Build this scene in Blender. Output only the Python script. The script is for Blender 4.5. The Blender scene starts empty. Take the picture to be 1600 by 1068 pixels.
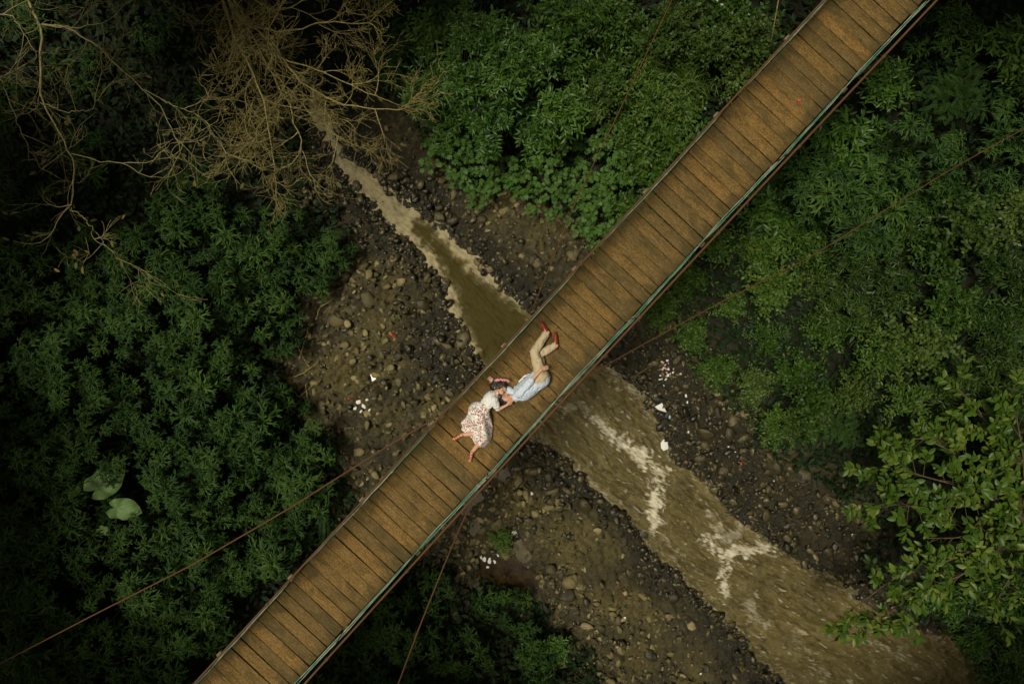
import bpy, bmesh, math, random
import numpy as np
from mathutils import Vector, Matrix

random.seed(7)
RNG = np.random.default_rng(7)
scene = bpy.context.scene
COL = scene.collection
PI = math.pi

# ------------------------------------------------------------------ camera, sky, sun, exposure
HFOV = math.radians(74.0)
CAMZ = 12.0
cam_d = bpy.data.cameras.new('camera')
cam_d.sensor_width = 36.0
cam_d.angle = HFOV
cam_d.clip_start = 0.1
cam_d.clip_end = 600.0
cam = bpy.data.objects.new('camera', cam_d)
cam.location = (0, 0, CAMZ)
cam.rotation_euler = (0, 0, 0)
COL.objects.link(cam)
scene.camera = cam

SUN_EL, SUN_AZ = math.radians(73), math.radians(-88)   # azimuth from +Y towards +X
world = bpy.data.worlds.new('World')
scene.world = world
world.use_nodes = True
nt = world.node_tree
nt.nodes.clear()
sky = nt.nodes.new('ShaderNodeTexSky')
sky.sky_type = 'NISHITA'
sky.sun_disc = False
sky.sun_elevation = SUN_EL
sky.sun_rotation = SUN_AZ
sky.air_density = 1.0
sky.dust_density = 4.0
sky.ozone_density = 1.0
hs = nt.nodes.new('ShaderNodeHueSaturation')      # overcast: cloud takes the blue out of the sky
hs.inputs['Saturation'].default_value = 0.15
tint = nt.nodes.new('ShaderNodeMix')
tint.data_type = 'RGBA'; tint.blend_type = 'MULTIPLY'
tint.inputs['Factor'].default_value = 1.0
tint.inputs['B'].default_value = (1.0, 0.94, 0.76, 1)
bg = nt.nodes.new('ShaderNodeBackground')
bg.inputs['Strength'].default_value = 0.05
wo = nt.nodes.new('ShaderNodeOutputWorld')
nt.links.new(sky.outputs[0], hs.inputs['Color'])
nt.links.new(hs.outputs[0], tint.inputs['A'])
nt.links.new(tint.outputs['Result'], bg.inputs['Color'])
nt.links.new(bg.outputs[0], wo.inputs['Surface'])

sun_d = bpy.data.lights.new('sun', 'SUN')
sun_d.energy = 3.3
sun_d.angle = math.radians(15)
sun_d.color = (1.0, 0.95, 0.79)
sun = bpy.data.objects.new('sun', sun_d)
sdir = Vector((math.sin(SUN_AZ)*math.cos(SUN_EL), math.cos(SUN_AZ)*math.cos(SUN_EL), math.sin(SUN_EL)))
sun.rotation_euler = sdir.to_track_quat('Z', 'Y').to_euler()
sun.location = sdir*60
COL.objects.link(sun)

scene.view_settings.view_transform = 'Standard'
scene.view_settings.look = 'None'
scene.view_settings.exposure = -0.20
scene.view_settings.gamma = 1.0
scene.view_settings.use_curve_mapping = False
scene.render.engine = 'CYCLES'
scene.cycles.max_bounces = 6
scene.cycles.diffuse_bounces = 2
scene.cycles.glossy_bounces = 2
scene.cycles.transmission_bounces = 3
scene.cycles.transparent_max_bounces = 4
scene.cycles.use_denoising = True

# ------------------------------------------------------------------ helpers
TF = math.tan(HFOV/2)/800.0
def P(u, v, z=0.0):
    """point of the place seen at photo pixel (u, v) at height z"""
    d = CAMZ - z
    return np.array([(u-800.0)*TF*d, -(v-534.0)*TF*d, z])
def PIX(x, y, z):
    d = CAMZ - z
    return 800 + x/(TF*d), 534 - y/(TF*d)

def new_mesh(name, V, Fs, mat=None, smooth=False):
    V = np.asarray(V, np.float32)
    if isinstance(Fs, np.ndarray): Fs = [Fs]
    Fs = [np.asarray(f, np.int32) for f in Fs if len(f)]
    me = bpy.data.meshes.new(name)
    me.vertices.add(len(V))
    me.vertices.foreach_set('co', V.ravel())
    loops = np.concatenate([f.ravel() for f in Fs])
    tot = np.concatenate([np.full(len(f), f.shape[1], np.int32) for f in Fs])
    start = np.concatenate([[0], np.cumsum(tot)[:-1]]).astype(np.int32)
    me.loops.add(len(loops))
    me.loops.foreach_set('vertex_index', loops)
    me.polygons.add(len(tot))
    me.polygons.foreach_set('loop_start', start)
    if smooth:
        me.polygons.foreach_set('use_smooth', np.ones(len(tot), bool))
    me.update(calc_edges=True)
    if mat is not None: me.materials.append(mat)
    return me

def link(name, me, parent=None, loc=None, mat4=None, kind=None):
    o = bpy.data.objects.new(name, me)
    COL.objects.link(o)
    if parent is not None: o.parent = parent
    if loc is not None: o.location = loc
    if mat4 is not None: o.matrix_local = mat4
    if kind: o['kind'] = kind
    return o

def tag(o, label=None, cat=None, group=None, kind=None):
    if label: o['label'] = label
    if cat: o['category'] = cat
    if group: o['group'] = group
    if kind: o['kind'] = kind
    return o

def thing(name, label, cat, loc, rz=0.0, group=None):
    o = bpy.data.objects.new(name, None)
    o.empty_display_size = 0.2
    COL.objects.link(o)
    o.location = loc
    o.rotation_euler = (0, 0, rz)
    return tag(o, label, cat, group)

class MB:
    """collects vertices and faces (mixed sizes) of one mesh"""
    def __init__(s): s.V = []; s.F = {}; s.n = 0
    def add(s, V, *Fs):
        V = np.asarray(V, float)
        for F in Fs:
            F = np.asarray(F, int)
            if len(F): s.F.setdefault(F.shape[1], []).append(F + s.n)
        s.V.append(V); s.n += len(V)
    def mesh(s, name, mat=None, smooth=False, off=None):
        V = np.concatenate(s.V)
        if off is not None: V = V - np.asarray(off)
        return new_mesh(name, V, [np.concatenate(f) for f in s.F.values()], mat, smooth)

def unit(a):
    a = np.asarray(a, float)
    return a/np.maximum(np.linalg.norm(a, axis=-1, keepdims=True), 1e-9)

def tube(mb, pts, rad, k=6, caps=True):
    pts = np.asarray(pts, float); n = len(pts)
    rad = np.broadcast_to(np.asarray(rad, float), (n,))
    t = unit(np.gradient(pts, axis=0))
    ref = np.array([0, 0, 1.0]) if abs(t[:, 2]).mean() < 0.8 else np.array([1.0, 0, 0])
    x = unit(np.cross(t, ref)); y = np.cross(x, t)
    a = np.arange(k)*2*PI/k
    V = pts[:, None, :] + rad[:, None, None]*(np.cos(a)[None, :, None]*x[:, None, :] + np.sin(a)[None, :, None]*y[:, None, :])
    i = np.arange(n-1)[:, None]*k; j = np.arange(k)[None, :]; j2 = (j+1) % k
    F = np.stack([i+j, i+j2, i+k+j2, i+k+j], -1).reshape(-1, 4)
    mb.add(V.reshape(-1, 3), F)
    if caps:
        for e, c in ((0, pts[0]), (n-1, pts[-1])):
            ring = V[e]
            T = np.array([[k, q, (q+1) % k] for q in range(k)])
            mb.add(np.vstack([ring, c[None]]), T if e else T[:, [0, 2, 1]])

BOXF = np.array([[0,3,2,1],[4,5,6,7],[0,1,5,4],[1,2,6,5],[2,3,7,6],[3,0,4,7]])
def boxv(c, X, Y, Z):
    """box from centre and three half-axis vectors"""
    c, X, Y, Z = (np.asarray(q, float) for q in (c, X, Y, Z))
    return np.array([c-X-Y-Z, c+X-Y-Z, c+X+Y-Z, c-X+Y-Z, c-X-Y+Z, c+X-Y+Z, c+X+Y+Z, c-X+Y+Z])

def smoothstep(a, b, x):
    t = np.clip((x-a)/(b-a), 0, 1); return t*t*(3-2*t)

# --- numpy noise
_perm = np.random.default_rng(3).permutation(256)
_perm = np.concatenate([_perm, _perm, _perm])
_ga = np.random.default_rng(4).uniform(0, 2*PI, 256)
_g2 = np.stack([np.cos(_ga), np.sin(_ga)], -1)
def perlin(x, y):
    xi = np.floor(x).astype(int); yi = np.floor(y).astype(int)
    xf = x-xi; yf = y-yi; xi &= 255; yi &= 255
    u = xf*xf*xf*(xf*(xf*6-15)+10); v = yf*yf*yf*(yf*(yf*6-15)+10)
    def g(ix, iy, dx, dy):
        h = _perm[_perm[ix]+iy]; return _g2[h, 0]*dx + _g2[h, 1]*dy
    a = g(xi, yi, xf, yf); b = g(xi+1, yi, xf-1, yf); c = g(xi, yi+1, xf, yf-1); d = g(xi+1, yi+1, xf-1, yf-1)
    return (a+(b-a)*u)*(1-v) + (c+(d-c)*u)*v
def fbm(x, y, o=4, lac=2.03, gain=0.5):
    s = 0; a = 1.0
    for k in range(o):
        s = s + a*perlin(x+17.3*k, y-9.1*k); x = x*lac; y = y*lac; a *= gain
    return s
_jx = np.random.default_rng(5).uniform(0, 1, (256, 3))
def worley(x, y):
    xi = np.floor(x).astype(int); yi = np.floor(y).astype(int)
    f1 = np.full(x.shape, 9.0); f2 = np.full(x.shape, 9.0); rid = np.zeros(x.shape)
    for dx in (-1, 0, 1):
        for dy in (-1, 0, 1):
            cx = xi+dx; cy = yi+dy
            h = _perm[_perm[cx & 255] + (cy & 255)]
            d = np.hypot(cx+_jx[h, 0]-x, cy+_jx[h, 1]-y)
            m = d < f1
            f2 = np.where(m, f1, np.minimum(f2, d)); rid = np.where(m, _jx[h, 2], rid); f1 = np.where(m, d, f1)
    return f1, f2, rid
def poly_sd(x, y, poly):
    """signed distance to a polygon, negative inside"""
    poly = np.asarray(poly, float); d = np.full(x.shape, 1e9); ins = np.zeros(x.shape, bool)
    n = len(poly)
    for i in range(n):
        a = poly[i]; b = poly[(i+1) % n]; e = b-a
        t = np.clip(((x-a[0])*e[0]+(y-a[1])*e[1])/max(e@e, 1e-9), 0, 1)
        d = np.minimum(d, np.hypot(x-a[0]-t*e[0], y-a[1]-t*e[1]))
        c = (a[1] > y) != (b[1] > y)
        with np.errstate(divide='ignore', invalid='ignore'):
            xc = a[0] + (y-a[1])*e[0]/(e[1] if abs(e[1]) > 1e-12 else 1e-12)
        ins ^= c & (x < xc)
    return np.where(ins, -d, d)
def line_d(x, y, pl):
    d = np.full(x.shape, 1e9)
    for a, b in zip(pl[:-1], pl[1:]):
        a = np.asarray(a, float); b = np.asarray(b, float); e = b-a
        t = np.clip(((x-a[0])*e[0]+(y-a[1])*e[1])/max(e@e, 1e-9), 0, 1)
        d = np.minimum(d, np.hypot(x-a[0]-t*e[0], y-a[1]-t*e[1]))
    return d
def resample(pl, n):
    pl = np.asarray(pl, float)
    s = np.concatenate([[0], np.cumsum(np.linalg.norm(np.diff(pl, axis=0), axis=1))])
    t = np.linspace(0, s[-1], n)
    out = np.stack([np.interp(t, s, pl[:, k]) for k in range(pl.shape[1])], -1)
    for _ in range(max(1, n//(len(pl)*4))):     # round the corners
        out[1:-1] = 0.25*out[:-2]+0.5*out[1:-1]+0.25*out[2:]
    return out

# ------------------------------------------------------------------ materials
class M:
    def __init__(s, name):
        s.m = bpy.data.materials.new(name); s.m.use_nodes = True
        s.nt = s.m.node_tree; s.N = s.nt.nodes; s.b = s.N['Principled BSDF']
        s.out = s.N['Material Output']
    def n(s, t, **kw):
        o = s.N.new(t)
        for k, v in kw.items():
            if k in o.inputs: o.inputs[k].default_value = v
            else: setattr(o, k, v)
        return o
    def l(s, a, b): s.nt.links.new(a, b)
    def coords(s, kind='Object', scale=(1, 1, 1), rot=(0, 0, 0)):
        tc = s.n('ShaderNodeTexCoord'); mp = s.n('ShaderNodeMapping')
        mp.inputs['Scale'].default_value = scale; mp.inputs['Rotation'].default_value = rot
        s.l(tc.outputs[kind], mp.inputs['Vector']); return mp.outputs[0]
    def noise(s, vec, scale, detail=4, rough=0.55, dist=0.0):
        o = s.n('ShaderNodeTexNoise'); o.inputs['Scale'].default_value = scale
        o.inputs['Detail'].default_value = detail; o.inputs['Roughness'].default_value = rough
        o.inputs['Distortion'].default_value = dist
        if vec is not None: s.l(vec, o.inputs['Vector'])
        return o.outputs['Fac']
    def ramp(s, fac, stops):
        o = s.n('ShaderNodeValToRGB'); e = o.color_ramp.elements
        while len(e) < len(stops): e.new(0.5)
        for q, (p, c) in zip(e, stops):
            q.position = p; q.color = (*c, 1) if len(c) == 3 else c
        s.l(fac, o.inputs[0]); return o.outputs[0]
    def mix(s, fac, a, b, mode='MIX'):
        o = s.n('ShaderNodeMix'); o.data_type = 'RGBA'; o.blend_type = mode
        for k, v in (('Factor', fac), ('A', a), ('B', b)):
            if isinstance(v, (int, float)): o.inputs[k].default_value = v
            elif isinstance(v, tuple): o.inputs[k].default_value = (*v, 1)
            else: s.l(v, o.inputs[k])
        return o.outputs['Result']
    def math(s, op, a, b=0.0):
        o = s.n('ShaderNodeMath'); o.operation = op
        for i, v in enumerate((a, b)):
            if isinstance(v, (int, float)): o.inputs[i].default_value = v
            else: s.l(v, o.inputs[i])
        return o.outputs[0]
    def attr(s, name, out='Fac'):
        o = s.n('ShaderNodeAttribute'); o.attribute_name = name; return o.outputs[out]
    def bump(s, h, strength=0.3, dist=0.02):
        o = s.n('ShaderNodeBump'); o.inputs['Strength'].default_value = strength
        o.inputs['Distance'].default_value = dist
        s.l(h, o.inputs['Height']); s.l(o.outputs[0], s.b.inputs['Normal'])
    def col(s, c):
        if isinstance(c, tuple): s.b.inputs['Base Color'].default_value = (*c, 1)
        else: s.l(c, s.b.inputs['Base Color'])
    def rough(s, r):
        if isinstance(r, (int, float)): s.b.inputs['Roughness'].default_value = r
        else: s.l(r, s.b.inputs['Roughness'])
    def spec(s, v): s.b.inputs['Specular IOR Level'].default_value = v

def leaf_mat(name, cols, rough=0.45, trans=0.25, spec=0.35, vein=None):
    spec *= .6
    """leaf: colour varies leaf by leaf and plant by plant, some light passes through"""
    m = M(name)
    g = m.n('ShaderNodeNewGeometry'); oi = m.n('ShaderNodeObjectInfo')
    f = m.math('ADD', m.math('MULTIPLY', g.outputs['Random Per Island'], 0.62), m.math('MULTIPLY', oi.outputs['Random'], 0.38))
    k = len(cols)
    c = m.ramp(f, [(0.08 + 0.84*i/(k-1), q) for i, q in enumerate(cols)])
    nz = m.noise(m.coords('Object'), 9.0, 3)
    c = m.mix(m.math('MULTIPLY', nz, 0.35), c, tuple(0.55*x for x in cols[0]))
    m.col(c); m.rough(rough); m.spec(spec)
    tr = m.n('ShaderNodeBsdfTranslucent'); m.l(c, tr.inputs[0])
    mx = m.n('ShaderNodeMixShader'); mx.inputs[0].default_value = trans
    m.l(m.b.outputs[0], mx.inputs[1]); m.l(tr.outputs[0], mx.inputs[2]); m.l(mx.outputs[0], m.out.inputs[0])
    return m.m

def plain(name, col, rough=0.6, spec=0.3, var=0.25, scale=12.0, bump=0.0, metallic=0.0):
    m = M(name)
    nz = m.noise(m.coords('Object'), scale, 5)
    m.col(m.mix(nz, tuple(x*(1-var) for x in col), tuple(min(1, x*(1+var)) for x in col)))
    m.rough(rough); m.spec(spec); m.b.inputs['Metallic'].default_value = metallic
    if bump: m.bump(nz, bump, 0.01)
    return m.m

MAT = {}
MAT['marigold'] = leaf_mat('marigold_leaf', [(0.0128, 0.0359, 0.0052), (0.0255, 0.0677, 0.0087), (0.0447, 0.1016, 0.0131), (0.0851, 0.1494, 0.021)], .55, .2)
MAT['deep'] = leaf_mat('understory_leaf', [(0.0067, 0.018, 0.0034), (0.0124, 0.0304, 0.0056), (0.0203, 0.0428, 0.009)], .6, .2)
MAT['lance'] = leaf_mat('lance_leaf', [(0.0275, 0.072, 0.0092), (0.0482, 0.1181, 0.0149), (0.0803, 0.1687, 0.0229), (0.132, 0.2193, 0.0344)], .38, .25, .5)
MAT['castor'] = leaf_mat('lobed_leaf', [(0.0506, 0.1158, 0.0203), (0.081, 0.1654, 0.0293), (0.1182, 0.2095, 0.0405)], .5, .25)
MAT['small'] = leaf_mat('small_leaf', [(0.0234, 0.0573, 0.006), (0.0432, 0.0972, 0.011), (0.0765, 0.1434, 0.018), (0.144, 0.2035, 0.035)], .45, .25)
MAT['olive'] = leaf_mat('olive_leaf', [(0.0234, 0.052, 0.0072), (0.0468, 0.088, 0.0126), (0.078, 0.128, 0.0216), (0.156, 0.2, 0.045)], .45, .25)
MAT['feather'] = leaf_mat('feather_leaf', [(0.0259, 0.0688, 0.0116), (0.0487, 0.1167, 0.019), (0.0843, 0.1677, 0.0291)], .5, .25)
MAT['bamboo'] = leaf_mat('bamboo_leaf', [(0.0225, 0.0504, 0.0073), (0.0416, 0.0828, 0.0128), (0.078, 0.1259, 0.022)], .4, .25)
MAT['glossy'] = leaf_mat('glossy_leaf', [(0.0231, 0.0534, 0.005), (0.0409, 0.0871, 0.0079), (0.0712, 0.129, 0.013), (0.1513, 0.1956, 0.0252)], .42, .2, .45)
MAT['dryleaf'] = leaf_mat('dry_leaf', [(.07,.075,.02), (.12,.11,.035), (.20,.13,.04)], .6, .2)
MAT['forest'] = leaf_mat('shade_tree_leaf', [(.02,.045,.012), (.035,.07,.018), (.05,.09,.026)], .5, .2)
MAT['petal'] = plain('petal', (.75, .66, .60), .6, .2, .1)

def mk_bark(name, a, b, sc=18):
    m = M(name); v = m.coords('Object')
    n1 = m.noise(v, sc, 6, .65); m.col(m.mix(m.ramp(n1, [(.35, (0, 0, 0)), (.65, (1, 1, 1))]), a, b)); m.rough(.85); m.spec(.15)
    m.bump(n1, .5, .02); return m.m
MAT['bark'] = mk_bark('bark', (.055, .042, .022), (.13, .10, .055))
MAT['lichen'] = mk_bark('lichen_bark', (.17, .145, .055), (.42, .365, .17), 26)
MAT['redbark'] = mk_bark('bare_twig_bark', (.13, .105, .034), (.37, .305, .12), 20)
MAT['stem'] = mk_bark('green_stem', (.045, .06, .02), (.10, .11, .045))

def wood_mat():
    m = M('weathered_plank')
    tc = m.n('ShaderNodeTexCoord'); oi = m.n('ShaderNodeObjectInfo')
    ofs = m.n('ShaderNodeCombineXYZ'); m.l(m.math('MULTIPLY', oi.outputs['Random'], 37.0), ofs.inputs[0]); m.l(m.math('MULTIPLY', oi.outputs['Random'], 91.0), ofs.inputs[1])
    ad = m.n('ShaderNodeVectorMath'); ad.operation = 'ADD'; m.l(tc.outputs['Object'], ad.inputs[0]); m.l(ofs.outputs[0], ad.inputs[1])
    def stretched(s):
        mp = m.n('ShaderNodeMapping'); mp.inputs['Scale'].default_value = s; m.l(ad.outputs[0], mp.inputs[0]); return mp.outputs[0]
    # world-wide variation along the bridge (weathering drifts from board to board)
    grain = m.noise(stretched((3.4, 30.0, 20.0)), 1.6, 6, .72, .8)
    fine = m.noise(stretched((14.0, 120.0, 40.0)), 1.0, 4, .75)
    blot = m.noise(stretched((2.2, 4.5, 1.0)), 1.0, 5, .62, .5)
    speck = m.noise(stretched((42.0, 64.0, 20.0)), 1.0, 5, .85)
    base = m.ramp(grain, [(.26, (.088, .051, .014)), (.45, (.175, .105, .029)), (.58, (.258, .156, .043)), (.76, (.39, .245, .076))])
    tone = m.ramp(oi.outputs['Random'], [(0, (.66, .70, .72)), (.35, (.92, .90, .86)), (.7, (1.05, 1.0, .92)), (1, (1.24, 1.10, .92))])
    c = m.mix(1.0, base, tone, 'MULTIPLY')
    c = m.mix(m.ramp(speck, [(.44, (0, 0, 0)), (.60, (.9, .9, .9))]), c, (.042, .029, .011))
    c = m.mix(m.ramp(fine, [(.56, (0, 0, 0)), (.72, (.6, .6, .6))]), c, (.34, .235, .105))
    moss = m.ramp(m.math('ADD', blot, m.math('MULTIPLY', m.math('SUBTRACT', speck, .5), .35)), [(.50, (0, 0, 0)), (.62, (.6, .6, .6)), (.74, (.8, .8, .8))])
    # ends of the boards carry more moss and dirt
    sx = m.n('ShaderNodeSeparateXYZ'); m.l(tc.outputs['Object'], sx.inputs[0])
    e = m.math('ABSOLUTE', sx.outputs[0])
    endw = m.ramp(m.math('ADD', e, m.math('MULTIPLY', m.math('SUBTRACT', blot, .5), .9)), [(.36, (0, 0, 0)), (.60, (.75, .75, .75))])
    mossf = m.mix(1.0, moss, endw, 'SCREEN')
    mossc = m.mix(grain, (.030, .025, .010), (.078, .062, .022))
    c = m.mix(m.mix(1.0, mossf, (.82, .82, .82), 'MULTIPLY'), c, mossc)
    m.col(c); m.rough(m.ramp(blot, [(.3, (.62, .62, .62)), (.7, (.9, .9, .9))])); m.spec(.22)
    m.bump(m.math('ADD', grain, m.math('MULTIPLY', fine, .6)), .8, .008)
    return m.m
MAT['plank'] = wood_mat()
MAT['beam'] = mk_bark('old_beam', (.11, .08, .042), (.25, .19, .11), 14)

def rust_mat():
    m = M('rusty_cable'); v = m.coords('Object')
    n1 = m.noise(v, 5, 5, .6); n2 = m.noise(v, 60, 3)
    c = m.mix(n1, (.070, .030, .012), (.17, .075, .028)); c = m.mix(m.math('MULTIPLY', n2, .5), c, (.05, .028, .016))
    m.col(c); m.rough(.75); m.spec(.3); m.bump(n2, .5, .004); return m.m
MAT['rust'] = rust_mat()
def green_mat():
    m = M('green_painted_wire'); v = m.coords('Object')
    n1 = m.noise(v, 3.0, 5, .65); n2 = m.noise(v, 40, 3)
    c = m.mix(m.ramp(n1, [(.42, (0, 0, 0)), (.6, (1, 1, 1))]), (.055, .20, .125), (.30, .36, .25))
    c = m.mix(m.ramp(n2, [(.55, (0, 0, 0)), (.7, (1, 1, 1))]), c, (.10, .06, .03))
    m.col(c); m.rough(.55); return m.m
MAT['green'] = green_mat()

# ------------------------------------------------------------------ the lie of the land
ZB = -8.0                 # riverbed level
ZW = -8.16                # water level
def Q(pts, z=ZB): return np.array([P(u, v, z)[:2] for u, v in pts])

LEFT_BANK = [(470,150),(505,215),(525,250),(562,303),(620,362),(668,405),(698,450),(713,490),(733,530),(752,570),(778,610),(802,650),(845,692),(872,708),(930,762),(990,822),(1045,887),(1090,932),(1140,982),(1190,1032),(1232,1078),(1330,1190),(1440,1330)]
RIGHT_BANK = [(500,150),(525,215),(547,250),(592,272),(642,322),(694,367),(738,405),(772,440),(800,465),(826,489),(868,515),(905,545),(938,570),(985,588),(1012,622),(1032,667),(1062,722),(1112,762),(1152,802),(1202,852),(1290,897),(1385,955),(1480,995),(1540,1040),(1565,1078),(1640,1190),(1720,1330)]
LB, RB = Q(LEFT_BANK, ZW), Q(RIGHT_BANK, ZW)
RIVER = np.vstack([LB, RB[::-1]])
BED = Q([(455,140),(560,130),(650,180),(700,265),(800,300),(890,335),(985,400),(1030,480),(1075,560),(1130,615),(1190,690),(1260,740),(1330,770),(1345,880),(1420,960),(1520,1000),(1640,1020),(1800,1190),(1900,1400),(1300,1400),(1000,1120),(930,1050),(900,985),(800,925),(735,905),(660,865),(600,830),(545,740),(470,660),(440,590),(470,470),(540,420),(545,360),(490,270)])

def river_sd(x, y): return poly_sd(x, y, RIVER) + .20*fbm(x*.9+5, y*.9, 3)
def base_h(x, y):
    """ground height without stones"""
    sd = poly_sd(x, y, BED)
    o = np.maximum(sd, 0)
    rise = 0.26*o + 0.9*smoothstep(0, 2.2, o) + 0.035*np.maximum(o-8, 0)**1.6
    rise = np.minimum(rise, 9.5 + 0.02*o)
    h = ZB + rise
    h = h + (0.10 + 0.22*smoothstep(0, 4, o))*fbm(x*0.35, y*0.35, 3)
    rs = river_sd(x, y)
    h = h + 0.10*smoothstep(.2, 2.5, rs)*(o <= 0) - 0.62*smoothstep(.22, -.34, rs)
    return h, sd, rs

def axis(lo, hi, step, far):
    a = list(np.arange(lo, hi+1e-6, step)); g = step
    left = []; x = lo; g = step
    while x > -far: g *= 1.25; x -= g; left.append(x)
    right = []; x = a[-1]; g = step
    while x < far: g *= 1.25; x += g; right.append(x)
    return np.array(left[::-1]+a+right)
gx = axis(-9.5, 17.0, 0.05, 260); gy = axis(-12.5, 8.2, 0.05, 260)
GX, GY = np.meshgrid(gx, gy)
sh = GX.shape
X, Y = GX.ravel(), GY.ravel()
H, SD, RS = base_h(X, Y)
wx = X + .12*fbm(X*1.3, Y*1.3, 2); wy = Y + .12*fbm(X*1.3+50, Y*1.3, 2)
f1, f2, rid = worley(wx*3.1, wy*3.1)
g1, g2, rid2 = worley(wx*7.5+9, wy*7.5+3)
cell = smoothstep(0.0, .38, f2-f1); cell2 = smoothstep(0, .34, g2-g1)
bedm = smoothstep(1.6, .2, SD)*smoothstep(30, 18, np.hypot(X, Y))
rough_field = smoothstep(-.25, .35, fbm(X*.45+7, Y*.45, 3))
H = H + bedm*(cell*(.08+.22*rid)*(.45+.55*rough_field) + cell2*(.03+.12*rid2) + .05*fbm(X*5, Y*5, 3))
# the stony lip at the water's edge, broken and low
lip = np.exp(-((RS-.35)/.4)**2)
H = H - bedm*lip*(.05+.12*(1-cell))
# level floors for the puddles left on the stones
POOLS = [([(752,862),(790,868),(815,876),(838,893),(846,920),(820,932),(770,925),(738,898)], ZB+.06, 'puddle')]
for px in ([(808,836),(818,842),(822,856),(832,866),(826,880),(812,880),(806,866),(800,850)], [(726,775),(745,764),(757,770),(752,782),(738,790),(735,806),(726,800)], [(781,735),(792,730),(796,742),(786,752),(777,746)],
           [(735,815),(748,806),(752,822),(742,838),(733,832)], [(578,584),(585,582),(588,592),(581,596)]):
    POOLS.append((px, ZB+.17, 'sky_pale_pool'))
poolm = np.zeros(len(X))
for px, zp, nm in POOLS:
    mk = smoothstep(.16, -.10, poly_sd(X, Y, Q(px, zp))+.10*fbm(X*3, Y*3, 2)); H = H*(1-mk)+(zp-.06)*mk; poolm = np.maximum(poolm, mk)
iy = np.arange(sh[0]-1)[:, None]*sh[1]; ix = np.arange(sh[1]-1)[None, :]
GF = np.stack([iy+ix, iy+ix+1, iy+ix+1+sh[1], iy+ix+sh[1]], -1).reshape(-1, 4)

def ground_mat():
    m = M('stony_mud')
    v = m.coords('Object')
    sid = m.attr('stone'); gap = m.attr('gap'); soil = m.attr('soil'); wet = m.attr('wet'); algae = m.attr('algae')
    n1 = m.noise(v, 6, 8, .78); n2 = m.noise(v, 24, 6, .8); n3 = m.noise(v, 1.1, 4, .6)
    st = m.ramp(sid, [(.0, (.016, .012, .004)), (.32, (.062, .047, .015)), (.65, (.155, .120, .040)), (1, (.28, .22, .088))])
    st = m.mix(m.ramp(n1, [(.35, (0, 0, 0)), (.7, (.8, .8, .8))]), st, (.065, .058, .032))
    st = m.mix(m.ramp(n2, [(.5, (0, 0, 0)), (.75, (.6, .6, .6))]), st, (.21, .18, .11))
    st = m.mix(m.math('MULTIPLY', algae, .75), st, m.mix(n2, (.11, .088, .022), (.32, .255, .085)))
    c = m.mix(gap, st, m.mix(n1, (.014, .012, .006), (.036, .029, .013)))
    c = m.mix(m.math('MULTIPLY', algae, .6), c, m.mix(n1, (.075, .058, .016), (.21, .165, .055)))
    c = m.mix(m.math('MULTIPLY', wet, .82), c, m.mix(n2, (.014, .014, .011), (.040, .036, .024)))
    c = m.mix(soil, c, m.mix(n1, (.008, .007, .003), (.020, .016, .007)))
    c = m.mix(m.ramp(n3, [(.4, (0, 0, 0)), (.7, (.35, .35, .35))]), c, (.045, .036, .014))
    m.col(c)
    m.rough(m.ramp(m.math('ADD', m.math('MULTIPLY', wet, .5), m.math('MULTIPLY', n1, .5)), [(.2, (.85, .85, .85)), (.5, (.5, .5, .5)), (.8, (.22, .22, .22))]))
    m.spec(.45); m.bump(m.math('ADD', n2, m.math('MULTIPLY', n1, 1.5)), .9, .05)
    return m.m
MAT['ground'] = ground_mat()
ground_me = new_mesh('ground', np.stack([X, Y, H], -1), GF, MAT['ground'], True)
def set_attr(me, name, val):
    a = me.attributes.new(name, 'FLOAT', 'POINT'); a.data.foreach_set('value', np.asarray(val, np.float32))
set_attr(ground_me, 'stone', np.clip(.55*rid2+.35*rid+.2*fbm(X*.8, Y*.8, 2)+.05, 0, 1))
set_attr(ground_me, 'gap', np.clip(1-.55*smoothstep(.0, .22, g2-g1)-.45*smoothstep(0, .2, f2-f1), 0, 1))
set_attr(ground_me, 'soil', smoothstep(.1, 1.3, SD+.5*fbm(X*.7, Y*.7, 3)))
wet = np.clip(smoothstep(1.5, .2, RS+.9*fbm(X*.6+3, Y*.6, 3)) + .55*smoothstep(.0, .5, fbm(X*.5+31, Y*.5+8, 3)), 0, 1)
RB_PX = [(940,560),(1020,480),(1110,600),(1230,740),(1340,800),(1400,960),(1290,900),(1200,850),(1150,800),(1060,720),(1010,620)]
wet = np.maximum(wet, .85*smoothstep(.5, -.5, poly_sd(X, Y, Q(RB_PX))+.6*fbm(X*.9, Y*.9, 3)))
set_attr(ground_me, 'wet', wet)
alg = np.zeros(len(X))
for (u, v, r) in ((905,850,1.5),(930,890,1.3),(600,540,1.3),(545,580,1.1),(640,470,1.1),(700,640,.9),(620,655,.9),(780,320,1.0),(835,335,.9),(900,830,1.2),(960,960,1.2),(1010,1000,1.2),(1090,1040,1.2),(560,410,1.0),(820,760,1.0),(860,345,.8)):
    p = P(u, v, ZB); alg = np.maximum(alg, smoothstep(r, r*.25, np.hypot(X-p[0], Y-p[1])+.55*fbm(X*.9+u, Y*.9, 3)))
set_attr(ground_me, 'algae', alg*(1-.6*wet))
ground = link('ground', ground_me); ground['kind'] = 'structure'

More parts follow.
